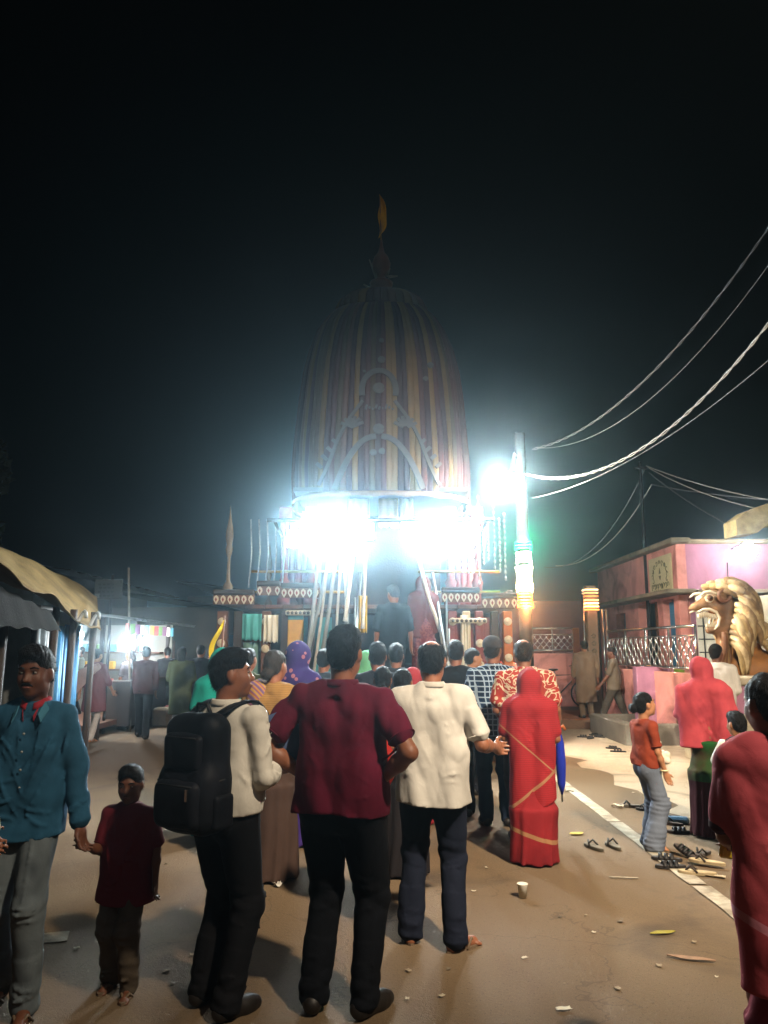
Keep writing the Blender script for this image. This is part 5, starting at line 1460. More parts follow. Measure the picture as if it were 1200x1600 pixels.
# board on a post
t = tag(empty('sign_board', (at(170, 920, 15.5).x, 15.5, 0)), 'faded grey board on a post above the stalls', 'sign')
c0 = at(170, 921, 15.5).z
b = MB(); b.box((0, 0, c0), (.58, .04, .40), -.12, .006); b.build('board', mat('faded_board', '#3c3c38', .8, .2, 6, .1), t)
for j, z in enumerate((.10, .03, -.05, -.13)):
    for i in range(5 - j % 2):
        k = MB(); k.box((-.18 + i * .09 + .02 * (j % 2), -.026 - .012 * (i - 2) * .4, c0 + z), (.06, .006, .035)); k.build('letter', mat('faded_ink', '#262622', .8, .2, 9, 0), t)
b = MB(); b.box((-.22, -.02, c0 - .13), (.09, .012, .09)); b.build('emblem', mat('pale_emblem', '#5c5d58', .8, .2, 9, 0), t)
b = MB(); b.tube([(.05, .04, 0), (.05, .04, c0 + .3)], .03, 8); b.build('post', dark_metal, t, True)
b = MB(); b.tube([(0, 0, 0), (-.22, 0, 3.3)], .025, 6); tag(b.build('bamboo_stake', mat('bamboo', '#9c958a'), None, True, (at(214, 950, 16).x, 16, 0)), 'thin leaning bamboo stake right of the faded board', 'stake')

# trees in the dark
leaf_m = mat('night_foliage', '#33402a', .7, .45, 1.2, .2)
bark = mat('bark', '#3d3226', .95, .35, 6, .5)
def tree(loc, h_, r, label, seed, n=7000):
    r_ = random.Random(seed); t = tag(empty('tree', loc), label, 'tree', 'trees behind the street')
    b = MB(); b.tube([(0, 0, 0), (.1, .05, h_ * .3), (-.05, 0, h_ * .62)], [.22, .16, .09], 10)
    cl = []
    for k in range(9):
        a = k * 2.4; e = Vector((math.cos(a) * r * .6, math.sin(a) * r * .6, h_ * (.62 + .05 * k))); cl.append(e)
        b.tube([(0, 0, h_ * (.32 + .03 * k)), e * .5 + Vector((0, 0, h_ * .25)), e], [.08, .05, .02], 6)
    b.build('trunk', bark, t, True)
    c = MB(); v, f = [], []
    for k in range(n):
        e = r_.choice(cl); d = Vector((r_.gauss(0, 1), r_.gauss(0, 1), r_.gauss(0, .8))).normalized() * (r * .52 * r_.uniform(.25, 1) ** .5)
        p = e + d; s_ = r_.uniform(.07, .15); n1 = Vector((r_.gauss(0, 1), r_.gauss(0, 1), r_.gauss(0, 1))).normalized(); n2 = n1.orthogonal().normalized()
        o = len(v); v += [p - n1 * s_, p + n2 * s_ * .45, p + n1 * s_, p - n2 * s_ * .45]; f.append((o, o + 1, o + 2, o + 3))
    c.add(v, f); c.build('crown', leaf_m, t)
tree((-9.6, 15.2, 0), 5.2, 1.7, 'dark leafy tree behind the tan tarpaulin stall', 1)
# ------------------------------------------------------------------ the crowd
NEAR, MID, FAR = .0085, .011, .016
def X(px, Y): return at(px, 1015, Y).x
dk_shoe = mat('dark_leather', '#191512', .5, .2, 9, .1); rubber = mat('brown_rubber', '#5d4c3a', .8, .2, 9, .2)

# man in blue shirt leading the boy
R = person((-1.70, 3.85), PI + .10, 1.61, 'man in teal-blue shirt and faded jeans walking towards the viewer', 'dark', 'quiff', vox=NEAR, face=True, moustache=True,
           arms=(((.26, .04, -1), (.16, .12, -1), None, (-.2, 1, 0), .5), 'hang'), feet=((-.10, .12, .1), (.10, -.10, -.1)), head=(-.12, -.03), seed=1, build=.90)
m = fabric('teal_blue_shirt', '#27506a', '#1d3d52', 'fade')
s_ = shirt(R, R.root, m, 1.93, .80, .010, NEAR, flare=.012, collar=fabric('red_lining', '#8c2630'), amp=.009)
MAN = Matrix.Rotation(PI + .10, 3, 'Z') @ Vector(R.arm[0][1] + R.arm[0][2] * .10) + R.root.location
for q in (-1, 1):                                             # open collar: red lining towards the neck, blue flap outside
    b = MB(); b.sheet(lambda u, v: Vector(R.T(q * (.058 - .030 * v), .030 + .062 * v - .010 * u, 1.468 - .085 * v - .028 * u)), 5, 8, .003); b.build('collar_lining', fabric('red_lining', '#8c2630'), s_, True)
    b = MB(); b.sheet(lambda u, v: Vector(R.T(q * (.070 - .012 * v + .030 * u * (1 - .3 * v)), .020 + .086 * v + .012 * u, 1.462 - .070 * v - .042 * u)), 5, 8, .004); b.build('collar_flap', fabric('blue_collar', '#3a6a80'), s_, True)
for k in range(5):
    b = MB(); p = R.T(0, .125 + .012 * math.sin(k), 1.30 - k * .085); b.lathe([(0, .003), (.006, .002), (.006, -.002)], n=8); b.build('button', mat('button_grey', '#8a8f90', .4, .1, 9, 0), s_, True, tuple(p), (-PI / 2, 0, 0))
trousers(R, R.root, fabric('faded_jeans', '#5e676c', '#2c3238', 'fade'), NEAR, waist=.82, name='jeans', amp=.007); shoes(R, R.root, rubber, kind='sandal')
# boy
bt = Matrix.Rotation(-(PI - .05), 3, 'Z') @ (MAN - Vector((-1.27, 4.05, 0))); bd = unit(np.array(bt) - np.array((.14, 0, .62)))
R = person((-1.27, 4.05), PI - .05, 1.00, 'small boy in dark maroon shirt holding the blue-shirted man by the hand', 'dark', 'thick', vox=NEAR, face=True, hs=1.22,
           arms=('hang', ('ik', np.array(bt) - bd * .05, (0, -.3, -1), bd, (0, .3, 1), .7)), feet=((-.10, .10, .1), (.11, -.06, -.1)), head=(.05, -.1), seed=2)
shirt(R, R.root, fabric('dark_maroon_polo', '#5c1a22'), .75, .70, .018, NEAR, collar=fabric('dark_maroon_polo', '#5c1a22'), flare=.02); trousers(R, R.root, fabric('grey_brown_trousers', '#4a4238', '#5c5348', 'fade'), NEAR, waist=.78, thick=.012); shoes(R, R.root, rubber, kind='sandal')
# person cut by the left edge
R = person((-1.80, 3.05), .1, 1.62, 'person in cream shirt and orange wrap cut off by left edge', 'brown', 'short', vox=MID, arms=('hang', ((.30, .05, -1), (-.05, .75, -.65), None, (0, 1, 0), .5)), seed=3)
shirt(R, R.root, fabric('cream_shirt', '#b0a890'), 1.9, .85, .018, MID); skirt(R, R.root, fabric('orange_wrap', '#a8501c'), MID, r1=.17)
# man with backpack
BP = (-.76, 3.85)
BRZ = -.55
R = person(BP, BRZ, 1.60, 'man in white shirt carrying a black backpack, looking up right', 'brown', 'thick', vox=NEAR, face=True, build=1.04,
           arms=(((.12, .16, -1), (-.3, .95, .1), None, (0, .2, 1), .5), ((.20, .06, -1), (-.30, .95, .05), None, (0, .2, 1), .5)), head=(-.78, .10), feet=((-.11, .03, .1), (.11, -.03, -.15)), seed=4, bare=False)
wm = fabric('white_cotton_shirt', '#c4c0b6')
shirt(R, R.root, wm, 1.42, .93, .014, NEAR, collar=wm, amp=.009); trousers(R, R.root, fabric('black_trousers', '#111114'), NEAR, waist=1.02, thick=.004); shoes(R, R.root, dk_shoe)
b = MB(); b.tube([R.T(.12 * math.cos(a), .115 * math.sin(a), .985) for a in [2 * PI * i / 24 for i in range(25)]], .014, 6, False); b.build('belt', dk_shoe, R.root, True)
bp = tag(empty('backpack', (*BP, 0), BRZ), 'bulky black backpack on the white-shirted man\'s back', 'backpack'); T = R.T
nyl = fabric('black_nylon', '#0f1014', '#1b1d24', 'fade', .55); web = mat('black_webbing', '#15161a', .6, .2, 40, .3)
F = Field(T(-.26, -.44, .78), T(.26, -.05, 1.52), .009)
F.rbox(T(0, -.205, 1.14), np.array((.165, .085, .255)), .075, .03); F.rbox(T(0, -.225, 1.02), np.array((.170, .095, .14)), .07, .05)
for q in (-1, 1):
    for z in (1.30, 1.16, 1.0): F.ridge(T(q * .13, -.2, z), T(q * .02, -.2, z - .06), (0, -1, 0), .010, .01, 8)
F.ripple(folds(R.rng, .005, 22, 22, 14, 5)); F.build('main_bag', nyl, bp)
F = Field(T(-.22, -.44, .82), T(.22, -.22, 1.3), .009); F.rbox(T(0, -.305, 1.00), np.array((.135, .050, .105)), .04, .02); F.ripple(folds(R.rng, .004, 20, 20, 14, 5)); F.build('front_pocket', nyl, bp)
F = Field(T(-.22, -.42, 1.1), T(.22, -.2, 1.4), .009); F.rbox(T(0, -.285, 1.235), np.array((.115, .035, .085)), .03, .02); F.ripple(folds(R.rng, .004, 20, 20, 14, 5)); F.build('top_pocket', nyl, bp)
for q in (-1, 1):
    b = MB(); b.sheet(lambda u, v: Vector(T(q * (.085 + .03 * math.sin(u * PI)) + (v - .5) * .05, -.15 + .30 * min(1, u * 2.2) - .22 * max(0, u - .55) / .45, 1.40 + .055 * math.sin(min(1, u * 1.8) * PI) - .46 * max(0, u - .35))), 18, 3, .012); b.build('strap', nyl, bp, True)
    b = MB(); b.tube([T(q * .172, -.16, 1.12), T(q * .178, -.23, 1.11), T(q * .14, -.31, 1.10)], .007, 6); b.build('side_strap', web, bp, True)
    F = Field(T(q * .185 - .06, -.33, .85), T(q * .185 + .06, -.1, 1.1), .009); F.rbox(T(q * .172, -.21, .97), np.array((.024, .06, .075)), .02, .02); F.build('side_pocket', nyl, bp)
b = MB(); b.tube([T(-.05, -.17, 1.40), T(-.03, -.18, 1.455), T(.03, -.18, 1.455), T(.05, -.17, 1.40)], .009, 6); b.build('handle', web, bp, True)
for z, w, y_ in ((1.09, .125, -.352), (1.305, .105, -.318)):
    b = MB(); b.tube([T(-w, y_ + .03, z - .03), T(-w * .85, y_, z), T(w * .85, y_, z), T(w, y_ + .03, z - .03)], .005, 5); b.build('zipper', web, bp, True)
b = MB(); b.box(T(.09, -.360, 1.055), (.012, .008, .05)); b.build('zip_pull', chrome, bp)
# man in maroon polo
R = person((-.20, 3.82), -.32, 1.71, 'tall man in maroon polo standing with both hands on his hips', 'brown', 'thick', vox=NEAR, build=1.14, arms=('hips', 'hips'), feet=((-.12, 0, .25), (.12, .02, -.3)), head=(.10, .06), seed=5, bare=False)
m = fabric('maroon_polo', '#521226', '#400c1b', 'fade')
s_ = shirt(R, R.root, m, .68, .865, .012, NEAR, collar=m, amp=.010); trousers(R, R.root, fabric('navy_black_trousers', '#0d0f14'), NEAR, waist=.93, thick=.004, amp=.006); shoes(R, R.root, dk_shoe)
b = MB(); b.sheet(lambda u, v: Vector(R.T(.15 + .055 * math.sin(v * PI) * u, .02 + .10 * u, .93 + .27 * v)), 6, 10, .004); b.build('shirt_front', fabric('bright_red_panel', '#962420'), s_, True)
b = MB(); b.box((0, 0, 0), (.20, .004, .28)); o = b.build('plastic_sleeve', mat('clear_blue_plastic', '#4a5a7c', .15, .2, 6, .1), None, False, (-.20 - .265, 3.86, 1.20), (.2, -.35, .3)); tag(o, 'shiny bluish plastic sleeve tucked under the maroon-polo man\'s elbow', 'folder')
# balding man in off-white polo
R = person((.28, 4.62), -.12, 1.66, 'balding man in off-white polo and navy trousers wearing sandals', 'brown', 'bald', vox=NEAR, build=1.08, arms=('clasp', ((.34, -.06, -.92), (.30, .90, -.16), None, (0, .3, 1), .5)), feet=((-.14, .06, .1), (.12, -.04, -.75)), head=(-.02, .05), seed=6)
m = fabric('off_white_polo', '#a8a49c', '#8e8a82', 'fade')
shirt(R, R.root, m, .74, .78, .016, NEAR, collar=m, amp=.010); trousers(R, R.root, fabric('navy_trousers', '#141824'), NEAR, waist=.85, thick=.006, amp=.007); shoes(R, R.root, rubber, kind='sandal')
# woman in red sari
R = person((1.16, 6.30), -.10, 1.44, 'woman in red sari with head covered, seen from behind', 'brown', None, vox=MID, arms=('clasp', 'clasp'), build=1.05, seed=7)
skirt(R, R.root, fabric('red_sari_skirt', '#7c2024', '#5e161a', 'fade', border=[((.30, 0, 1), .22, .016)], bcol='#8a6244'), MID, top=.66, r0=.15, r1=.215, pleats=9, amp=.012)
veil(R, R.root, fabric('red_sari_pallu', '#8c2428', '#6a181c', 'fine', border=[((-.8, 0, 1), .56, .014), ((.85, 0, 1), .83, .007)], bcol='#8a6248'), MID, low=.50, wide=.17, name='pallu', amp=.010)
shoes(R, R.root, rubber, kind='sandal')
# man in floral shirt
R = person((X(818, 7.0), 7.0), .05, 1.70, 'balding man in red and white floral shirt holding a blue umbrella', 'brown', 'bald', vox=MID, build=1.15, arms=('clasp', ((.22, -.05, -1), (.12, .45, -.8), None, (0, 1, .2), .8)), head=(-.1, .1), seed=8, bare=False)
shirt(R, R.root, fabric('floral_shirt', '#8c3028', '#b5a68e', 'floral'), .72, .80, .018, MID, collar=fabric('floral_shirt', '#a82f28')); trousers(R, R.root, fabric('grey_trousers', '#2a2a30'), MID); shoes(R, R.root, dk_shoe)
hw = Matrix.Rotation(.05, 3, 'Z') @ Vector(R.arm[1][1] + R.arm[1][2] * .08) + R.root.location
t = tag(empty('umbrella', (hw.x + .02, hw.y - .02, 0)), 'folded blue umbrella hanging from the floral-shirted man\'s hand', 'umbrella')
b = MB(); b.tube([(0, 0, .30), (0, 0, hw.z + .02)], .008, 7); b.build('shaft', steel, t, True)
b = MB(); b.lathe([(.008, .36), (.035, .45), (.045, .62), (.038, .78), (.02, .86), (.012, .88)], n=12); cn = b.build('canopy', fabric('blue_umbrella', '#1d2a8c'), t, True)
b = MB(); b.tube([(0, 0, hw.z - .06), (0, 0, hw.z + .10), (.03, 0, hw.z + .13), (.05, 0, hw.z + .09)], .014, 8); b.build('handle', wood_o, t, True)
# man in check shirt and cap
R = person((X(770, 7.6), 7.6), .0, 1.72, 'man in blue checked shirt and grey cap, seen from behind', 'brown', 'short', vox=MID, build=1.08, arms=('clasp', 'clasp'), head=(-.35, .0), seed=9, bare=False)
shirt(R, R.root, fabric('blue_check_shirt', '#1c3450', '#93a5b4', 'check'), .8, .82, .018, MID, collar=fabric('blue_check_shirt', '#1c3450')); trousers(R, R.root, fabric('dark_jeans', '#1b2536'), MID, name='jeans'); shoes(R, R.root, dk_shoe)
F = Field(R.headc - .2, R.headc + .26, .009); F.ell(R.hp(0, -.012, .055), np.array((.09, .108, .085)) * R.hs, .02, R.M); F.ell(R.hp(0, .1, .045), np.array((.075, .09, .012)) * R.hs, .015, R.M); F.ell(R.hp(0, .0, -.06), np.array((.13, .2, .09)) * R.hs, .01, R.M, 'sub'); F.build('cap', fabric('grey_cap', '#2c2c30'), R.root)
# further rows
def watcher(px, Y, H, label, top, hair='short', rz=0.0, skin='brown', bottom='#1b1c22', arms=('clasp', 'clasp'), kind='plain', c2=None, head=(0, .08), vox=MID, sleeve=.7, build=1.0, face=False, hem=.82, z=0.0, hs=1.0, seed=None, c3=None, group='people watching the chariot', feet=None):
    R = person((X(px, Y), Y), rz, H, label, skin, hair, vox=vox, arms=arms, head=head, build=build, face=face, seed=seed or int(px * 7 + Y), z=z, hs=hs, group=group, feet=feet, bare=False)
    m = fabric('cloth_%s_%s' % (top, kind), top, c2, kind, c3=c3)
    shirt(R, R.root, m, sleeve, hem, .014, vox)
    if bottom: trousers(R, R.root, fabric('trousers_' + bottom, bottom), vox, waist=hem + .08); shoes(R, R.root, dk_shoe, max(vox, .011))
    return R
watcher(712, 8.0, 1.70, 'man in plain black shirt between white polo and checked shirt', '#101114', 'short')
watcher(737, 9.2, 1.62, 'youth turning his face right beside the black-shirted man', '#5a2a1c', 'short', -1.1, 'tan', face=True, head=(-.2, .1))
watcher(590, 7.3, 1.66, 'short-haired man just right of the maroon-polo man\'s head', '#1a1c24', 'thick')
watcher(619, 8.6, 1.66, 'dark-haired man second behind the maroon-polo man', '#262a30', 'thick')
R = watcher(598, 6.4, 1.47, 'woman with loose curly bun in front of short-haired man', '#2a1f1c', 'lowbun', bottom=None); skirt(R, R.root, fabric('dark_skirt', '#1d1a1c'), MID)
R = watcher(629, 6.0, 1.46, 'woman with black hair tied by a white clip', '#1a1614', 'lowbun', -.25, bottom=None); skirt(R, R.root, fabric('dark_skirt', '#1d1a1c'), MID)
F = Field(R.headc - .25, R.headc + .2, .006); F.ell(R.hp(.0, -.158, -.05), np.array((.018, .012, .014)), .005); F.build('hair_clip', mat('white_clip', '#d8d4c0', .3, .1, 9, 0), R.root)
R = person((X(573, 8.8), 8.8), 0, 1.58, 'woman in pale green wrap glimpsed behind the tall maroon man', 'brown', None, vox=MID, seed=31); skirt(R, R.root, fabric('pale_green', '#5c9a72'), MID); veil(R, R.root, fabric('pale_green', '#5c9a72'), MID, low=.9)
R = person((X(645, 7.6), 7.6), .2, 1.42, 'woman in pink-red veil half hidden behind balding man', 'brown', None, vox=MID, seed=32); skirt(R, R.root, fabric('pink_red', '#8a2a30'), MID); veil(R, R.root, fabric('pink_red', '#8a2a30'), MID, low=.8)
watcher(688, 8.9, 1.62, 'man in dark green shirt behind the balding white-polo man', '#1f3228', 'short', vox=FAR)
watcher(548, 9.3, 1.64, 'man in brown shirt near the bamboo poles', '#3c2c22', 'short', .2, vox=FAR)
watcher(506, 8.7, 1.60, 'man in slate shirt left of the tall maroon man', '#2c3440', 'thick', -.2, vox=FAR)
watcher(388, 8.2, 1.62, 'man in olive shirt behind the teal-veiled woman', '#33361f', 'short', -.3, vox=FAR)
watcher(664, 9.5, 1.58, 'youth in navy shirt at the foot of chariot steps', '#161d30', 'thick', .1, vox=FAR)
# women at the left of the crowd
R = person((X(466, 6.9), 6.9), -.35, 1.66, 'woman under a purple veil printed with pink flowers', 'brown', None, vox=MID, seed=33); skirt(R, R.root, fabric('purple_skirt', '#33245c'), MID); veil(R, R.root, fabric('purple_flower_veil', '#322860', '#8c5a68', 'dots'), MID, low=.75)
R = person((X(430, 5.9), 5.9), -.15, 1.60, 'grey-haired woman in yellow, purple and orange striped sari', 'brown', 'lowbun', '#2e2a28', vox=MID, seed=34, build=1.08, head=(-.3, .05), arms=('clasp', 'clasp'))
shirt(R, R.root, fabric('gold_shawl', '#8a6a3c', '#6a4c2c', 'fine'), 1.2, .95, .02, MID, name='blouse'); skirt(R, R.root, fabric('brown_skirt', '#3a2c26'), MID, top=.95); pallu(R, R.root, fabric('striped_sari', '#54406c', '#9c7834', 'stripes', c3='#8c4838', sc_=.45), MID, low=.8)
R = person((X(347, 7.2), 7.2), .1, 1.60, 'woman with teal veil beside the yellow pennant', 'brown', None, vox=MID, seed=35); skirt(R, R.root, fabric('teal_veil', '#137a70'), MID); veil(R, R.root, fabric('teal_veil', '#137a70'), MID, low=.55)
# people on the chariot steps
watcher(615, 10.47, 1.60, 'bareheaded person in black standing on the chariot steps', '#0e1216', 'thick', .15, sleeve=1.0, z=.865, seed=41, arms=('hang', 'hang'), head=(.3, -.25))
R = person((X(662, 10.71), 10.71), .3, 1.52, 'woman in dark red sari climbing onto the chariot', 'brown', None, vox=MID, seed=42, z=1.085, arms=('clasp', 'clasp')); skirt(R, R.root, fabric('dark_red_sari', '#5e1c1e', '#7a3a30', 'floral'), MID, r1=.18); veil(R, R.root, fabric('brown_red_veil', '#5c2a26'), MID, low=.8)
# strollers on the left
R = person((X(152, 14.3), 14.3), -.3, 1.62, 'woman in pink tunic with pale shawl blowing behind her', 'tan', 'pony', vox=FAR, seed=51, arms=('back', 'swing'), feet=((-.1, .15, 0), (.1, -.15, 0)), group='strollers by the stalls')
shirt(R, R.root, fabric('pink_tunic', '#74444e'), 1.3, .55, .01, FAR, name='tunic', flare=.03); trousers(R, R.root, fabric('white_leggings', '#b8b4b4'), FAR, name='leggings', thick=-.012); shoes(R, R.root, rubber, .014, 'sandal')
b = MB(); b.sheet(lambda u, v: Vector(R.T(.15 - .62 * u + .05 * math.sin(v * 4), -.14 - .10 * u + .03 * math.sin(u * 9 + v * 5), 1.44 - .42 * u * u - (.18 + .42 * u) * v)), 14, 8, .006); b.build('shawl', fabric('pale_shawl', '#a88a84'), R.root, True)
watcher(229, 14.8, 1.66, 'man in maroon shirt and dark trousers walking away by stalls', '#4c3034', 'short', .15, vox=FAR, sleeve=1.8, arms=('swing', 'back'), feet=((-.1, .22, 0), (.1, -.25, 0)), group='strollers by the stalls', bottom='#15161c')
R = watcher(285, 15.2, 1.66, 'woman in olive green kurta and white leggings walking away', '#4f5a3c', 'long', .05, vox=FAR, sleeve=1.5, hem=.42, bottom=None, group='strollers by the stalls', build=1.1); trousers(R, R.root, fabric('white_leggings', '#b8b4b4'), FAR, name='leggings', thick=-.012)
watcher(314, 15.6, 1.70, 'man in dark grey shirt beside the olive kurta woman', '#2b2c31', 'short', .0, vox=FAR, group='strollers by the stalls')
watcher(262, 18.5, 1.66, 'man in black shirt far off past the lit stall', '#1c1d20', 'short', .3, vox=FAR, group='strollers by the stalls')
watcher(205, 16.4, 1.60, 'woman-height figure in grey tunic at the lit stall counter', '#56545a', 'pony', .9, vox=FAR, hem=.5, group='strollers by the stalls')
watcher(330, 17.2, 1.66, 'man in faded white shirt far off near the chariot corner', '#7c7a74', 'short', -.2, vox=FAR, group='strollers by the stalls')
watcher(92, 9.8, 1.42, 'boy in black jacket and pale shirt near blue shutter', '#15161c', 'short', PI - 1.0, 'dark', vox=FAR, sleeve=1.7, group='strollers by the stalls', face=False)
watcher(126, 14.5, 1.20, 'child in white and teal top standing at the stall', '#9fb3ae', 'short', 2.2, 'brown', vox=FAR, z=.45, group='strollers by the stalls', hs=1.1)
# people on the right
R = watcher(913, 16.9, 1.62, 'stout man in long tan kurta walking towards the lit pillar', '#776450', 'short', .1, vox=FAR, sleeve=1.7, hem=.35, z=.18, build=1.18, bottom=None, arms=('hang', 'hang'), group='people by the pink house'); trousers(R, R.root, fabric('tan_trousers', '#6a5a48'), FAR); shoes(R, R.root, dk_shoe, .014)
watcher(956, 16.15, 1.66, 'man in khaki shirt mid-stride before the long railing', '#5c5244', 'short', 1.2, 'dark', bottom='#3c362e', vox=FAR, z=0.0, sleeve=.8, arms=('swing', 'back'), feet=((-.1, .34, 0), (.1, -.28, 0)), head=(.2, -.1), group='people by the pink house')
watcher(1119, 10.6, 1.68, 'man in white shirt standing beside the lion statue', '#b9b4ac', 'short', -.35, 'dark', bottom='#3a3a42', sleeve=1.7, head=(-.5, .05), group='people by the pink house')
# girl in brown top
GX, GY_ = X(1000, 6.72), 6.72
R = person((GX, GY_), -1.25, 1.22, 'girl in rust top and wide grey trousers with hair in a bun', 'tan', 'bun', vox=NEAR, face=True, arms=(((.10, .16, -1), (-.05, .35, -.95), None, (0, 1, 0), .4), ((.12, .10, -1), (.0, .36, -.95), None, (0, 1, 0), .35)), head=(-.1, .20), hs=1.17, build=.88, feet=((-.09, .10, .2), (.09, -.02, -.1)), seed=61)
s_ = shirt(R, R.root, fabric('rust_top', '#7c3420'), .72, .92, .014, NEAR, amp=.007)
tr = trousers(R, R.root, fabric('wide_grey_trousers', '#5d6470'), NEAR, waist=1.02, flare=.045, thick=.006, amp=.008)
b = MB(); b.box((0, 0, 0), (.10, .004, .05)); b.build('print_panel', fabric('white_print', '#cfc8ba'), s_, False, tuple(R.T(.08, .155, 1.17)), (.1, 0, -.5))
for i_, (p, c, w) in enumerate((((.165, .035, .78), '#a3202a', .055), ((.145, .085, .36), '#c4c0b4', .07))):
    b = MB(); b.box((0, 0, 0), (.004, w, w * 1.05)); b.build('patch', fabric('patch_%d' % i_, c), tr, False, tuple(R.T(*p)), (0, 0, .35))
F = Field(R.T(-.05, .06, .86), R.T(.2, .3, 1.1), .008); F.ell(R.T(.07, .17, 1.0), (.035, .045, .05), .02); F.cap(R.T(.07, .17, 1.0), R.T(.10, .22, 1.05), .02, .03, .02); F.cap(R.T(.07, .17, 1.0), R.T(.12, .21, .98), .018, .028, .02); F.build('knot', fabric('white_knot', '#c9bca8'), s_)
for i in (0, 1):
    e, w, d, t_, c_ = R.arm[i]; a_ = np.cross(d, t_); q = w - d * .02
    b = MB(); b.tube([q + (t_ * math.cos(v) + a_ * math.sin(v)) * .030 for v in [2 * PI * k / 16 for k in range(17)]], .007, 6, False); b.build('bangle', mat('cream_bangle', '#c8b890', .4, .1, 9, 0), R.root, True)
# woman in pink-red veil and green sari
R = person((X(1096, 7.15), 7.15), -.25, 1.54, 'woman with coral red veil over a green sari', 'brown', None, vox=MID, arms=('clasp', 'fold'), build=1.12, seed=62, head=(-.2, 0), stoop=.12)
skirt(R, R.root, fabric('green_maroon_sari', '#1c4a22', '#3c1018', 'fade', border=[((0, 0, 1), .22, .26)], bcol='#340f14'), MID, top=.85, r0=.12, r1=.21); veil(R, R.root, fabric('coral_veil', '#9c3c42', '#7c2c34', 'fade'), MID, low=.86, wide=.22, amp=.013)
# child in black vest
R = watcher(1142, 6.35, 1.08, 'small child in black vest with white sleeves before coral-veiled woman', '#14141a', 'thick', -.2, 'tan', arms=(((.3, .3, -.9), (-.2, .8, -.4), None, (0, .2, 1), .4), 'clasp'), hs=1.2, sleeve=0, head=(.5, .0), seed=63, vox=NEAR)
for i in (0, 1):
    F = Field(np.minimum(R.sho[i], R.arm[i][0]) - .1, np.maximum(R.sho[i], R.arm[i][0]) + .1, .010); F.cap(R.sho[i], R.sho[i] + (R.arm[i][0] - R.sho[i]) * .8, .045, .047, .02); F.ripple(folds(R.rng, .004, 20, 20, 20)); F.build('sleeve', fabric('white_sleeve', '#c4c0b4'), R.root)
# woman at the right edge
EX, EY = 1.375, 2.82
R = person((EX, EY), -.15, 1.52, 'woman in rose-red sari cut off by right edge, hair in low knot', 'brown', 'lowbun', '#120c0a', vox=NEAR, face=False, arms=(((.10, .10, -1), (-.25, .85, -.25), None, (0, .3, 1), .6), 'clasp'), build=.93, seed=64, head=(.30, -.05))
rs = fabric('rose_red_sari', '#7c2834', '#5e1824', 'fade')
shirt(R, R.root, fabric('brown_blouse', '#3c1818'), .85, .95, .004, NEAR, name='blouse'); skirt(R, R.root, rs, NEAR, top=.60, r0=.13, r1=.215, amp=.014)
veil(R, R.root, fabric('rose_pallu', '#a2464e', '#86343c', 'fade', border=[((.5, 0, 1), .66, .015)], bcol='#a86a78'), NEAR, hood=False, low=.58, wide=.19, name='pallu', amp=.014)
hw = Matrix.Rotation(-.15, 3, 'Z') @ Vector(R.arm[0][1] + R.arm[0][2] * .10) + R.root.location
o = MB().box((0, 0, 0), (.10, .02, .07), bev=.008).build('yellow_packet', mat('yellow_wrapper', '#b3a01c', .35, .3, 14, .3), None, False, (hw.x, hw.y, hw.z - .03), (.1, .2, .3)); tag(o, 'small yellow packet held by the rose sari woman', 'packet')
# ------------------------------------------------------------------ footwear and litter on the ground
rg = random.Random(77)
def sandal(loc, rz, label, sole='#3c3128', strap='#15120f', L_=.25, kind='thong', group='shoes left on the ground', tilt=0.0, z=.010):
    t = tag(empty('sandal', (loc[0], loc[1], z), rz), label, 'sandal', group); t.rotation_euler.x = tilt
    poly = []
    for j in range(20):
        a = 2 * PI * j / 20; y = math.cos(a) * L_ / 2; w = (.046 if y > .02 else .036) * L_ / .25
        poly.append((-math.sin(a) * w, y))
    b = MB(); b.prism(poly, (0, 0, 0), (1, 0, 0), (0, 1, 0), (0, 0, 1), .018); b.build('sole', mat('sole_' + sole, sole, .85, .25, 12, .3), t)
    b = MB(); b.prism([(x * .9, y * .95) for x, y in poly], (0, 0, .0175), (1, 0, 0), (0, 1, 0), (0, 0, 1), .004); b.build('footbed', mat('bed_' + sole, tuple(min(1, c * 1.7 + .02) for c in srgb(sole)), .8, .3, 14, .2), t)
    m = mat('strap_' + strap, strap, .6, .2, 9, .1)
    if kind == 'thong':
        for q in (-1, 1): b = MB(); b.tube([(0, L_ * .30, .02), (q * .022, L_ * .17, .055), (q * .042, L_ * .0, .018)], [.006, .009, .008], 6); b.build('strap', m, t, True)
    else:
        for yy in (.20, .02, -.16):
            b = MB(); b.sheet(lambda u, v: Vector(((u - .5) * .088, L_ * yy + (v - .5) * .03, .016 + .036 * math.sin(PI * u))), 10, 2, .005); b.build('strap', m, t, True)
    return t
def gp(px, py): p = G(px, py); return (p.x, p.y)
sandal(gp(928, 1327), .35, 'left one of the olive pair lying apart on asphalt', '#4a4436', '#1b1814')
sandal(gp(958, 1325), .15, 'right one of the olive pair lying apart on asphalt', '#4a4436', '#1b1814')
sandal(gp(1090, 1368), 1.25, 'large pale sandal at the front of the shoe heap', '#8a7a5c', '#2a2018', .27)
sandal(gp(1105, 1355), .95, 'pale sandal second in the heap, beside large pale one', '#8a7a5c', '#2a2018', .27, z=.028)
sandal(gp(1048, 1358), 1.5, 'black strappy sandal at the left of the shoe heap', '#1d1815', '#120f0e', .23, 'bands')
sandal(gp(1042, 1346), 1.2, 'black sandal behind the strappy one, left of the heap', '#1d1815', '#120f0e', .23, 'bands')
sandal(gp(1072, 1340), .6, 'dark sandal leaning at the top of the shoe heap', '#231a16', '#120f0e', .23, 'bands', tilt=.4, z=.03)
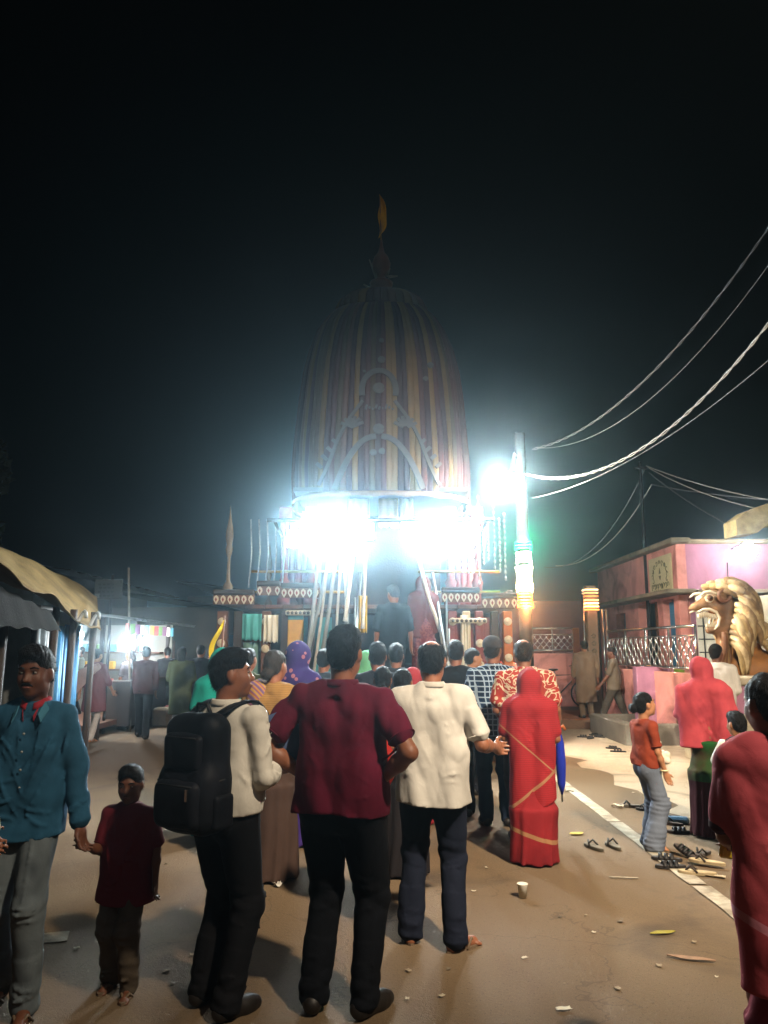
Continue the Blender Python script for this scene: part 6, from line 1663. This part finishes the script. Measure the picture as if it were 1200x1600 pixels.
sandal(gp(1098, 1338), 2.2, 'dark thong sandal at the far right of the heap', '#2a221c', '#15120f', .22)
sandal(gp(1062, 1303), 1.4, 'dark shoe just behind the barefoot girl', '#241c18', '#120f0e', .22, 'bands')
sandal(gp(1050, 1290), .8, 'brown sandal under the girl shadow behind her', '#33261e', '#120f0e', .22)
sandal(gp(985, 1262), 1.3, 'grey thong sandal lying just left of the girl', '#4a443c', '#1b1814', .22)
sandal(gp(1010, 1268), .9, 'dark thong sandal partly hidden by the girl', '#2c2620', '#1b1814', .22)
sandal(gp(966, 1176), 1.3, 'black buckled sandal standing alone on concrete', '#1b1613', '#120f0e', .25, 'bands')
sandal(gp(958, 1171), 1.0, 'second black sandal overlapping the lone buckled one', '#1b1613', '#120f0e', .25, 'bands')
sandal(gp(888, 1128), 1.4, 'single dark sandal near the brick paving', '#1f1a16', '#120f0e', .25, 'bands')
for k, (px, py) in enumerate(((923, 1155), (930, 1150), (937, 1153), (944, 1149), (951, 1153), (912, 1153))):
    sandal(gp(px, py), rg.uniform(0, 3), ['second', 'third', 'fourth', 'fifth', 'last', 'first'][k] + ' dark sandal from left in the row beside grey planter', '#221c18', '#120f0e', .24, 'bands', 'sandals in a row beside the planter')
b = MB(); b.box((0, 0, .03), (.22, .10, .06), -.3, .02); tag(b.build('blue_packet', mat('blue_plastic', '#5f88a4', .3, .4, 16, .4), None, False, (*gp(1058, 1287), .005)), 'crumpled pale blue packet among shoes behind the girl', 'packet')
# paper cup
t = tag(empty('paper_cup', (*gp(817, 1404), .006), .4), 'white paper cup standing upright on the road', 'cup')
b = MB(); b.lathe([(.0, .004), (.026, .004), (.036, .085), (.0375, .087), (.0355, .088), (.025, .01), (.0, .008)], n=20, cap=False); b.build('cup', mat('white_paper', '#c8c4b6', .7, .1, 20, .1), t, True)
b = MB(); b.lathe([(.0285, .028), (.0315, .05)], n=20, cap=False); b.build('printed_band', mat('cup_print', '#33382e', .7, .2, 20, 0), t, True)
# leaves, paper scraps, feather-like husk
def scrap(px, py, w, h_, rz, c, name, label, curl=.02, lens=False):
    p = gp(px, py); s_ = rg.uniform(0, 6)
    b = MB()
    def fn(u, v):
        ww = w * (math.sin(PI * min(max(v, .02), .98)) ** .7 if lens else 1 + .15 * math.sin(v * 9 + s_))
        return Vector(((u - .5) * ww, (v - .5) * h_, .006 + curl * (abs(u - .5) * 2) ** 2 + curl * .5 * math.sin(v * 4 + s_) ** 2))
    b.sheet(fn, 4, 8, .0015); o = b.build(name, mat('scrap_' + c, c, .8, .25, 25, .2), None, True, (p[0], p[1], .006), (0, 0, rz)); tag(o, label, name.split('_')[-1], 'litter on the road')
scrap(1036, 1461, .05, .16, -1.35, '#8a8030', 'yellow_leaf', 'long yellow leaf lying right of the road middle', .005, lens=True)
scrap(901, 1305, .09, .14, -1.2, '#a8943c', 'yellow_leaf', 'yellow leaf left of the olive sandal pair', .006, lens=True)
scrap(1080, 1502, .045, .24, 1.25, '#8a6e58', 'dry_husk', 'brown feathery husk on the road near right edge', .006, lens=True)
scrap(881, 1581, .03, .07, -1.4, '#c9c2ae', 'paper_scrap', 'white scrap lowest on the road', .004)
scrap(433, 1387, .05, .05, .7, '#b5b0a6', 'paper_scrap', 'white scrap between backpack man and maroon man', .02)
scrap(975, 1374, .02, .20, 1.45, '#8f8470', 'straw_stick', 'thin pale stick below the olive sandals', .003)
scrap(872, 1180, .06, .16, 1.1, '#c0b8a8', 'paper_scrap', 'torn white paper beside the blue umbrella', .02)
scrap(890, 1238, .05, .10, 1.3, '#8f8672', 'paper_scrap', 'greyish scrap on the white edge line', .01)
scrap(1115, 1372, .04, .16, 1.0, '#a89a80', 'paper_scrap', 'pale strip touching the front of shoe heap', .008)
scrap(965, 1263, .05, .12, .9, '#b5a994', 'paper_scrap', 'pale folded scrap left of the grey sandal', .02)
for k, (px, py) in enumerate(((638, 1520), (636, 1565), (916, 1433), (928, 1460), (965, 1548), (1030, 1512), (862, 1290), (990, 1240), (1002, 1246), (760, 1358), (740, 1395), (560, 1450), (270, 1290), (300, 1495), (120, 1485), (345, 1515), (690, 1560), (1120, 1530), (820, 1500), (1085, 1475))):
    scrap(px, py, rg.uniform(.012, .03), rg.uniform(.015, .035), rg.uniform(0, 3), rg.choice(['#a89c84', '#8c7d66', '#bdb29c']), 'litter_bit', 'tiny pale litter bit ' + ['beside the polo man feet', 'low beside the maroon man', 'below the shoe heap', 'below the yellow leaf row', 'near the lowest white scrap', 'under the long yellow leaf', 'left of the olive sandals', 'left of the grey sandal', 'just left of the girl', 'at the red sari hem', 'below the red sari hem', 'behind the maroon man', 'behind the backpack man', 'left of backpack man feet', 'near the lane mark', 'at the backpack man feet', 'right of the maroon man shoes', 'near the rose sari hem', 'below the paper cup', 'by the brown husk'][k], .003)
# crumbs, grit and shreds trodden into the road
b = MB(); v, f = [], []
for k in range(520):
    x_, y_ = rg.uniform(-4.5, 3.2), rg.uniform(2.6, 17) ; s_ = rg.choice((.004, .006, .008, .012, .02)) * rg.uniform(.6, 1.4); a = rg.uniform(0, 6)
    o = len(v); v += [(x_ + s_ * math.cos(a + q) * rg.uniform(.5, 1.2), y_ + s_ * math.sin(a + q) * rg.uniform(.5, 1.2), .0055 + rg.uniform(0, .5) * s_) for q in (0, 1.6, 3.1, 4.7)]; f.append((o, o + 1, o + 2, o + 3))
b.add(v, f); tag(b.build('litter', mat('trodden_litter', '#6e6250', .9, .6, 3, .2)), 'fine grit and shreds trodden into the road', 'litter', kind='stuff')
# yellow pennant on a stick
t = tag(empty('pennant', (X(340, 8.3), 8.3, 0)), 'yellow pennant on a stick standing among the crowd', 'flag')
b = MB(); b.tube([(-.02, 0, 0), (.06, 0, 1.98)], .012, 6); b.build('stick', wood_b, t, True)
b = MB(); b.sheet(lambda u, v: Vector((.06 - .13 * v - .05 * math.sin(PI * v) * u + .012 * math.sin(v * 9), -.03 - .07 * u * math.sin(PI * v) + .02 * math.sin(v * 7 + u * 3), 1.93 - .48 * v - .06 * u * v)), 8, 18, .003); b.build('flag', fabric('yellow_pennant', '#c0a818'), t, True)
# motorcycle at the chariot's left
t = tag(empty('motorcycle', (X(398, 9.4), 9.4, 0), .5), 'black motorcycle parked behind the women left of the chariot', 'motorcycle')
mk = mat('motorcycle_black', '#0f1013', .25, .15, 9, .03)
for y_ in (-.62, .62):
    b = MB(); b.tube([(0, y_ + .27 * math.cos(2 * PI * i / 24), .31 + .27 * math.sin(2 * PI * i / 24)) for i in range(25)], .05, 8, False); w_ = b.build('tyre', bk, t, True)
    b = MB(); b.tube([(-.05, y_, .31), (.05, y_, .31)], .07, 10); b.build('hub', steel, w_, True)
    for k in range(6): b = MB(); a = k * PI / 6; b.tube([(0, y_ - .25 * math.cos(a), .31 - .25 * math.sin(a)), (0, y_ + .25 * math.cos(a), .31 + .25 * math.sin(a))], .008, 4); b.build('spoke', steel, w_)
F = Field((-.25, -.8, .3), (.25, .8, 1.15), .02); F.cap((0, .12, .78), (0, .42, .82), .13, .12, .05); F.build('tank', mk, t)
F = Field((-.25, -.9, .3), (.25, .8, 1.15), .02); F.cap((0, -.6, .80), (0, .05, .76), .11, .12, .05, (0, 0, 1), 1.6); F.build('seat', mat('black_vinyl', '#0c0c0d', .6, .1, 9, .1), t)
F = Field((-.25, -.5, .2), (.25, .5, .75), .02); F.cap((0, -.1, .42), (0, .25, .45), .15, .14, .05); F.build('engine', dark_metal, t)
for q in (-1, 1):
    b = MB(); b.tube([(q * .09, .62, .31), (q * .09, .48, .75), (q * .08, .42, 1.0)], .022, 8); b.build('fork', steel, t, True)
    b = MB(); b.tube([(q * .20, .36, 1.05), (q * .26, .34, 1.25)], .008, 5); mr = b.build('mirror', dark_metal, t, True)
    b = MB(); b.lathe([(.0, .012), (.05, .008), (.055, -.01)], (0, 0, 0), 12); b.build('mirror_glass', chrome, mr, True, (q * .26, .33, 1.28), (PI / 2, 0, 0))
b = MB(); b.tube([(-.36, .25, 1.02), (-.2, .40, 1.06), (.2, .40, 1.06), (.36, .25, 1.02)], .014, 8); b.build('handlebar', chrome, t, True)
b = MB(); b.lathe([(.0, -.06), (.08, -.05), (.09, .04)], (0, 0, 0), 14); b.build('headlamp', chrome, t, True, (0, .52, .92), (PI / 2, 0, 0))
# ------------------------------------------------------------------ hazy air, its scatter shaped to put bloom round the lamps
hz = MB(); hz.box((0, 44, 9.0), (200, 130, 20.2))
ho = tag(hz.build('haze', None), kind='stuff')
hm = bpy.data.materials.new('bloom_haze'); hm.use_nodes = True; nt = hm.node_tree; nt.nodes.clear()
vo = nt.nodes.new('ShaderNodeVolumePrincipled'); mo = nt.nodes.new('ShaderNodeOutputMaterial')
vo.inputs['Color'].default_value = (.60, .86, 1.0, 1); vo.inputs['Density'].default_value = .0046; vo.inputs['Anisotropy'].default_value = .95
nt.links.new(vo.outputs[0], mo.inputs['Volume'])
ho.data.materials.append(hm)
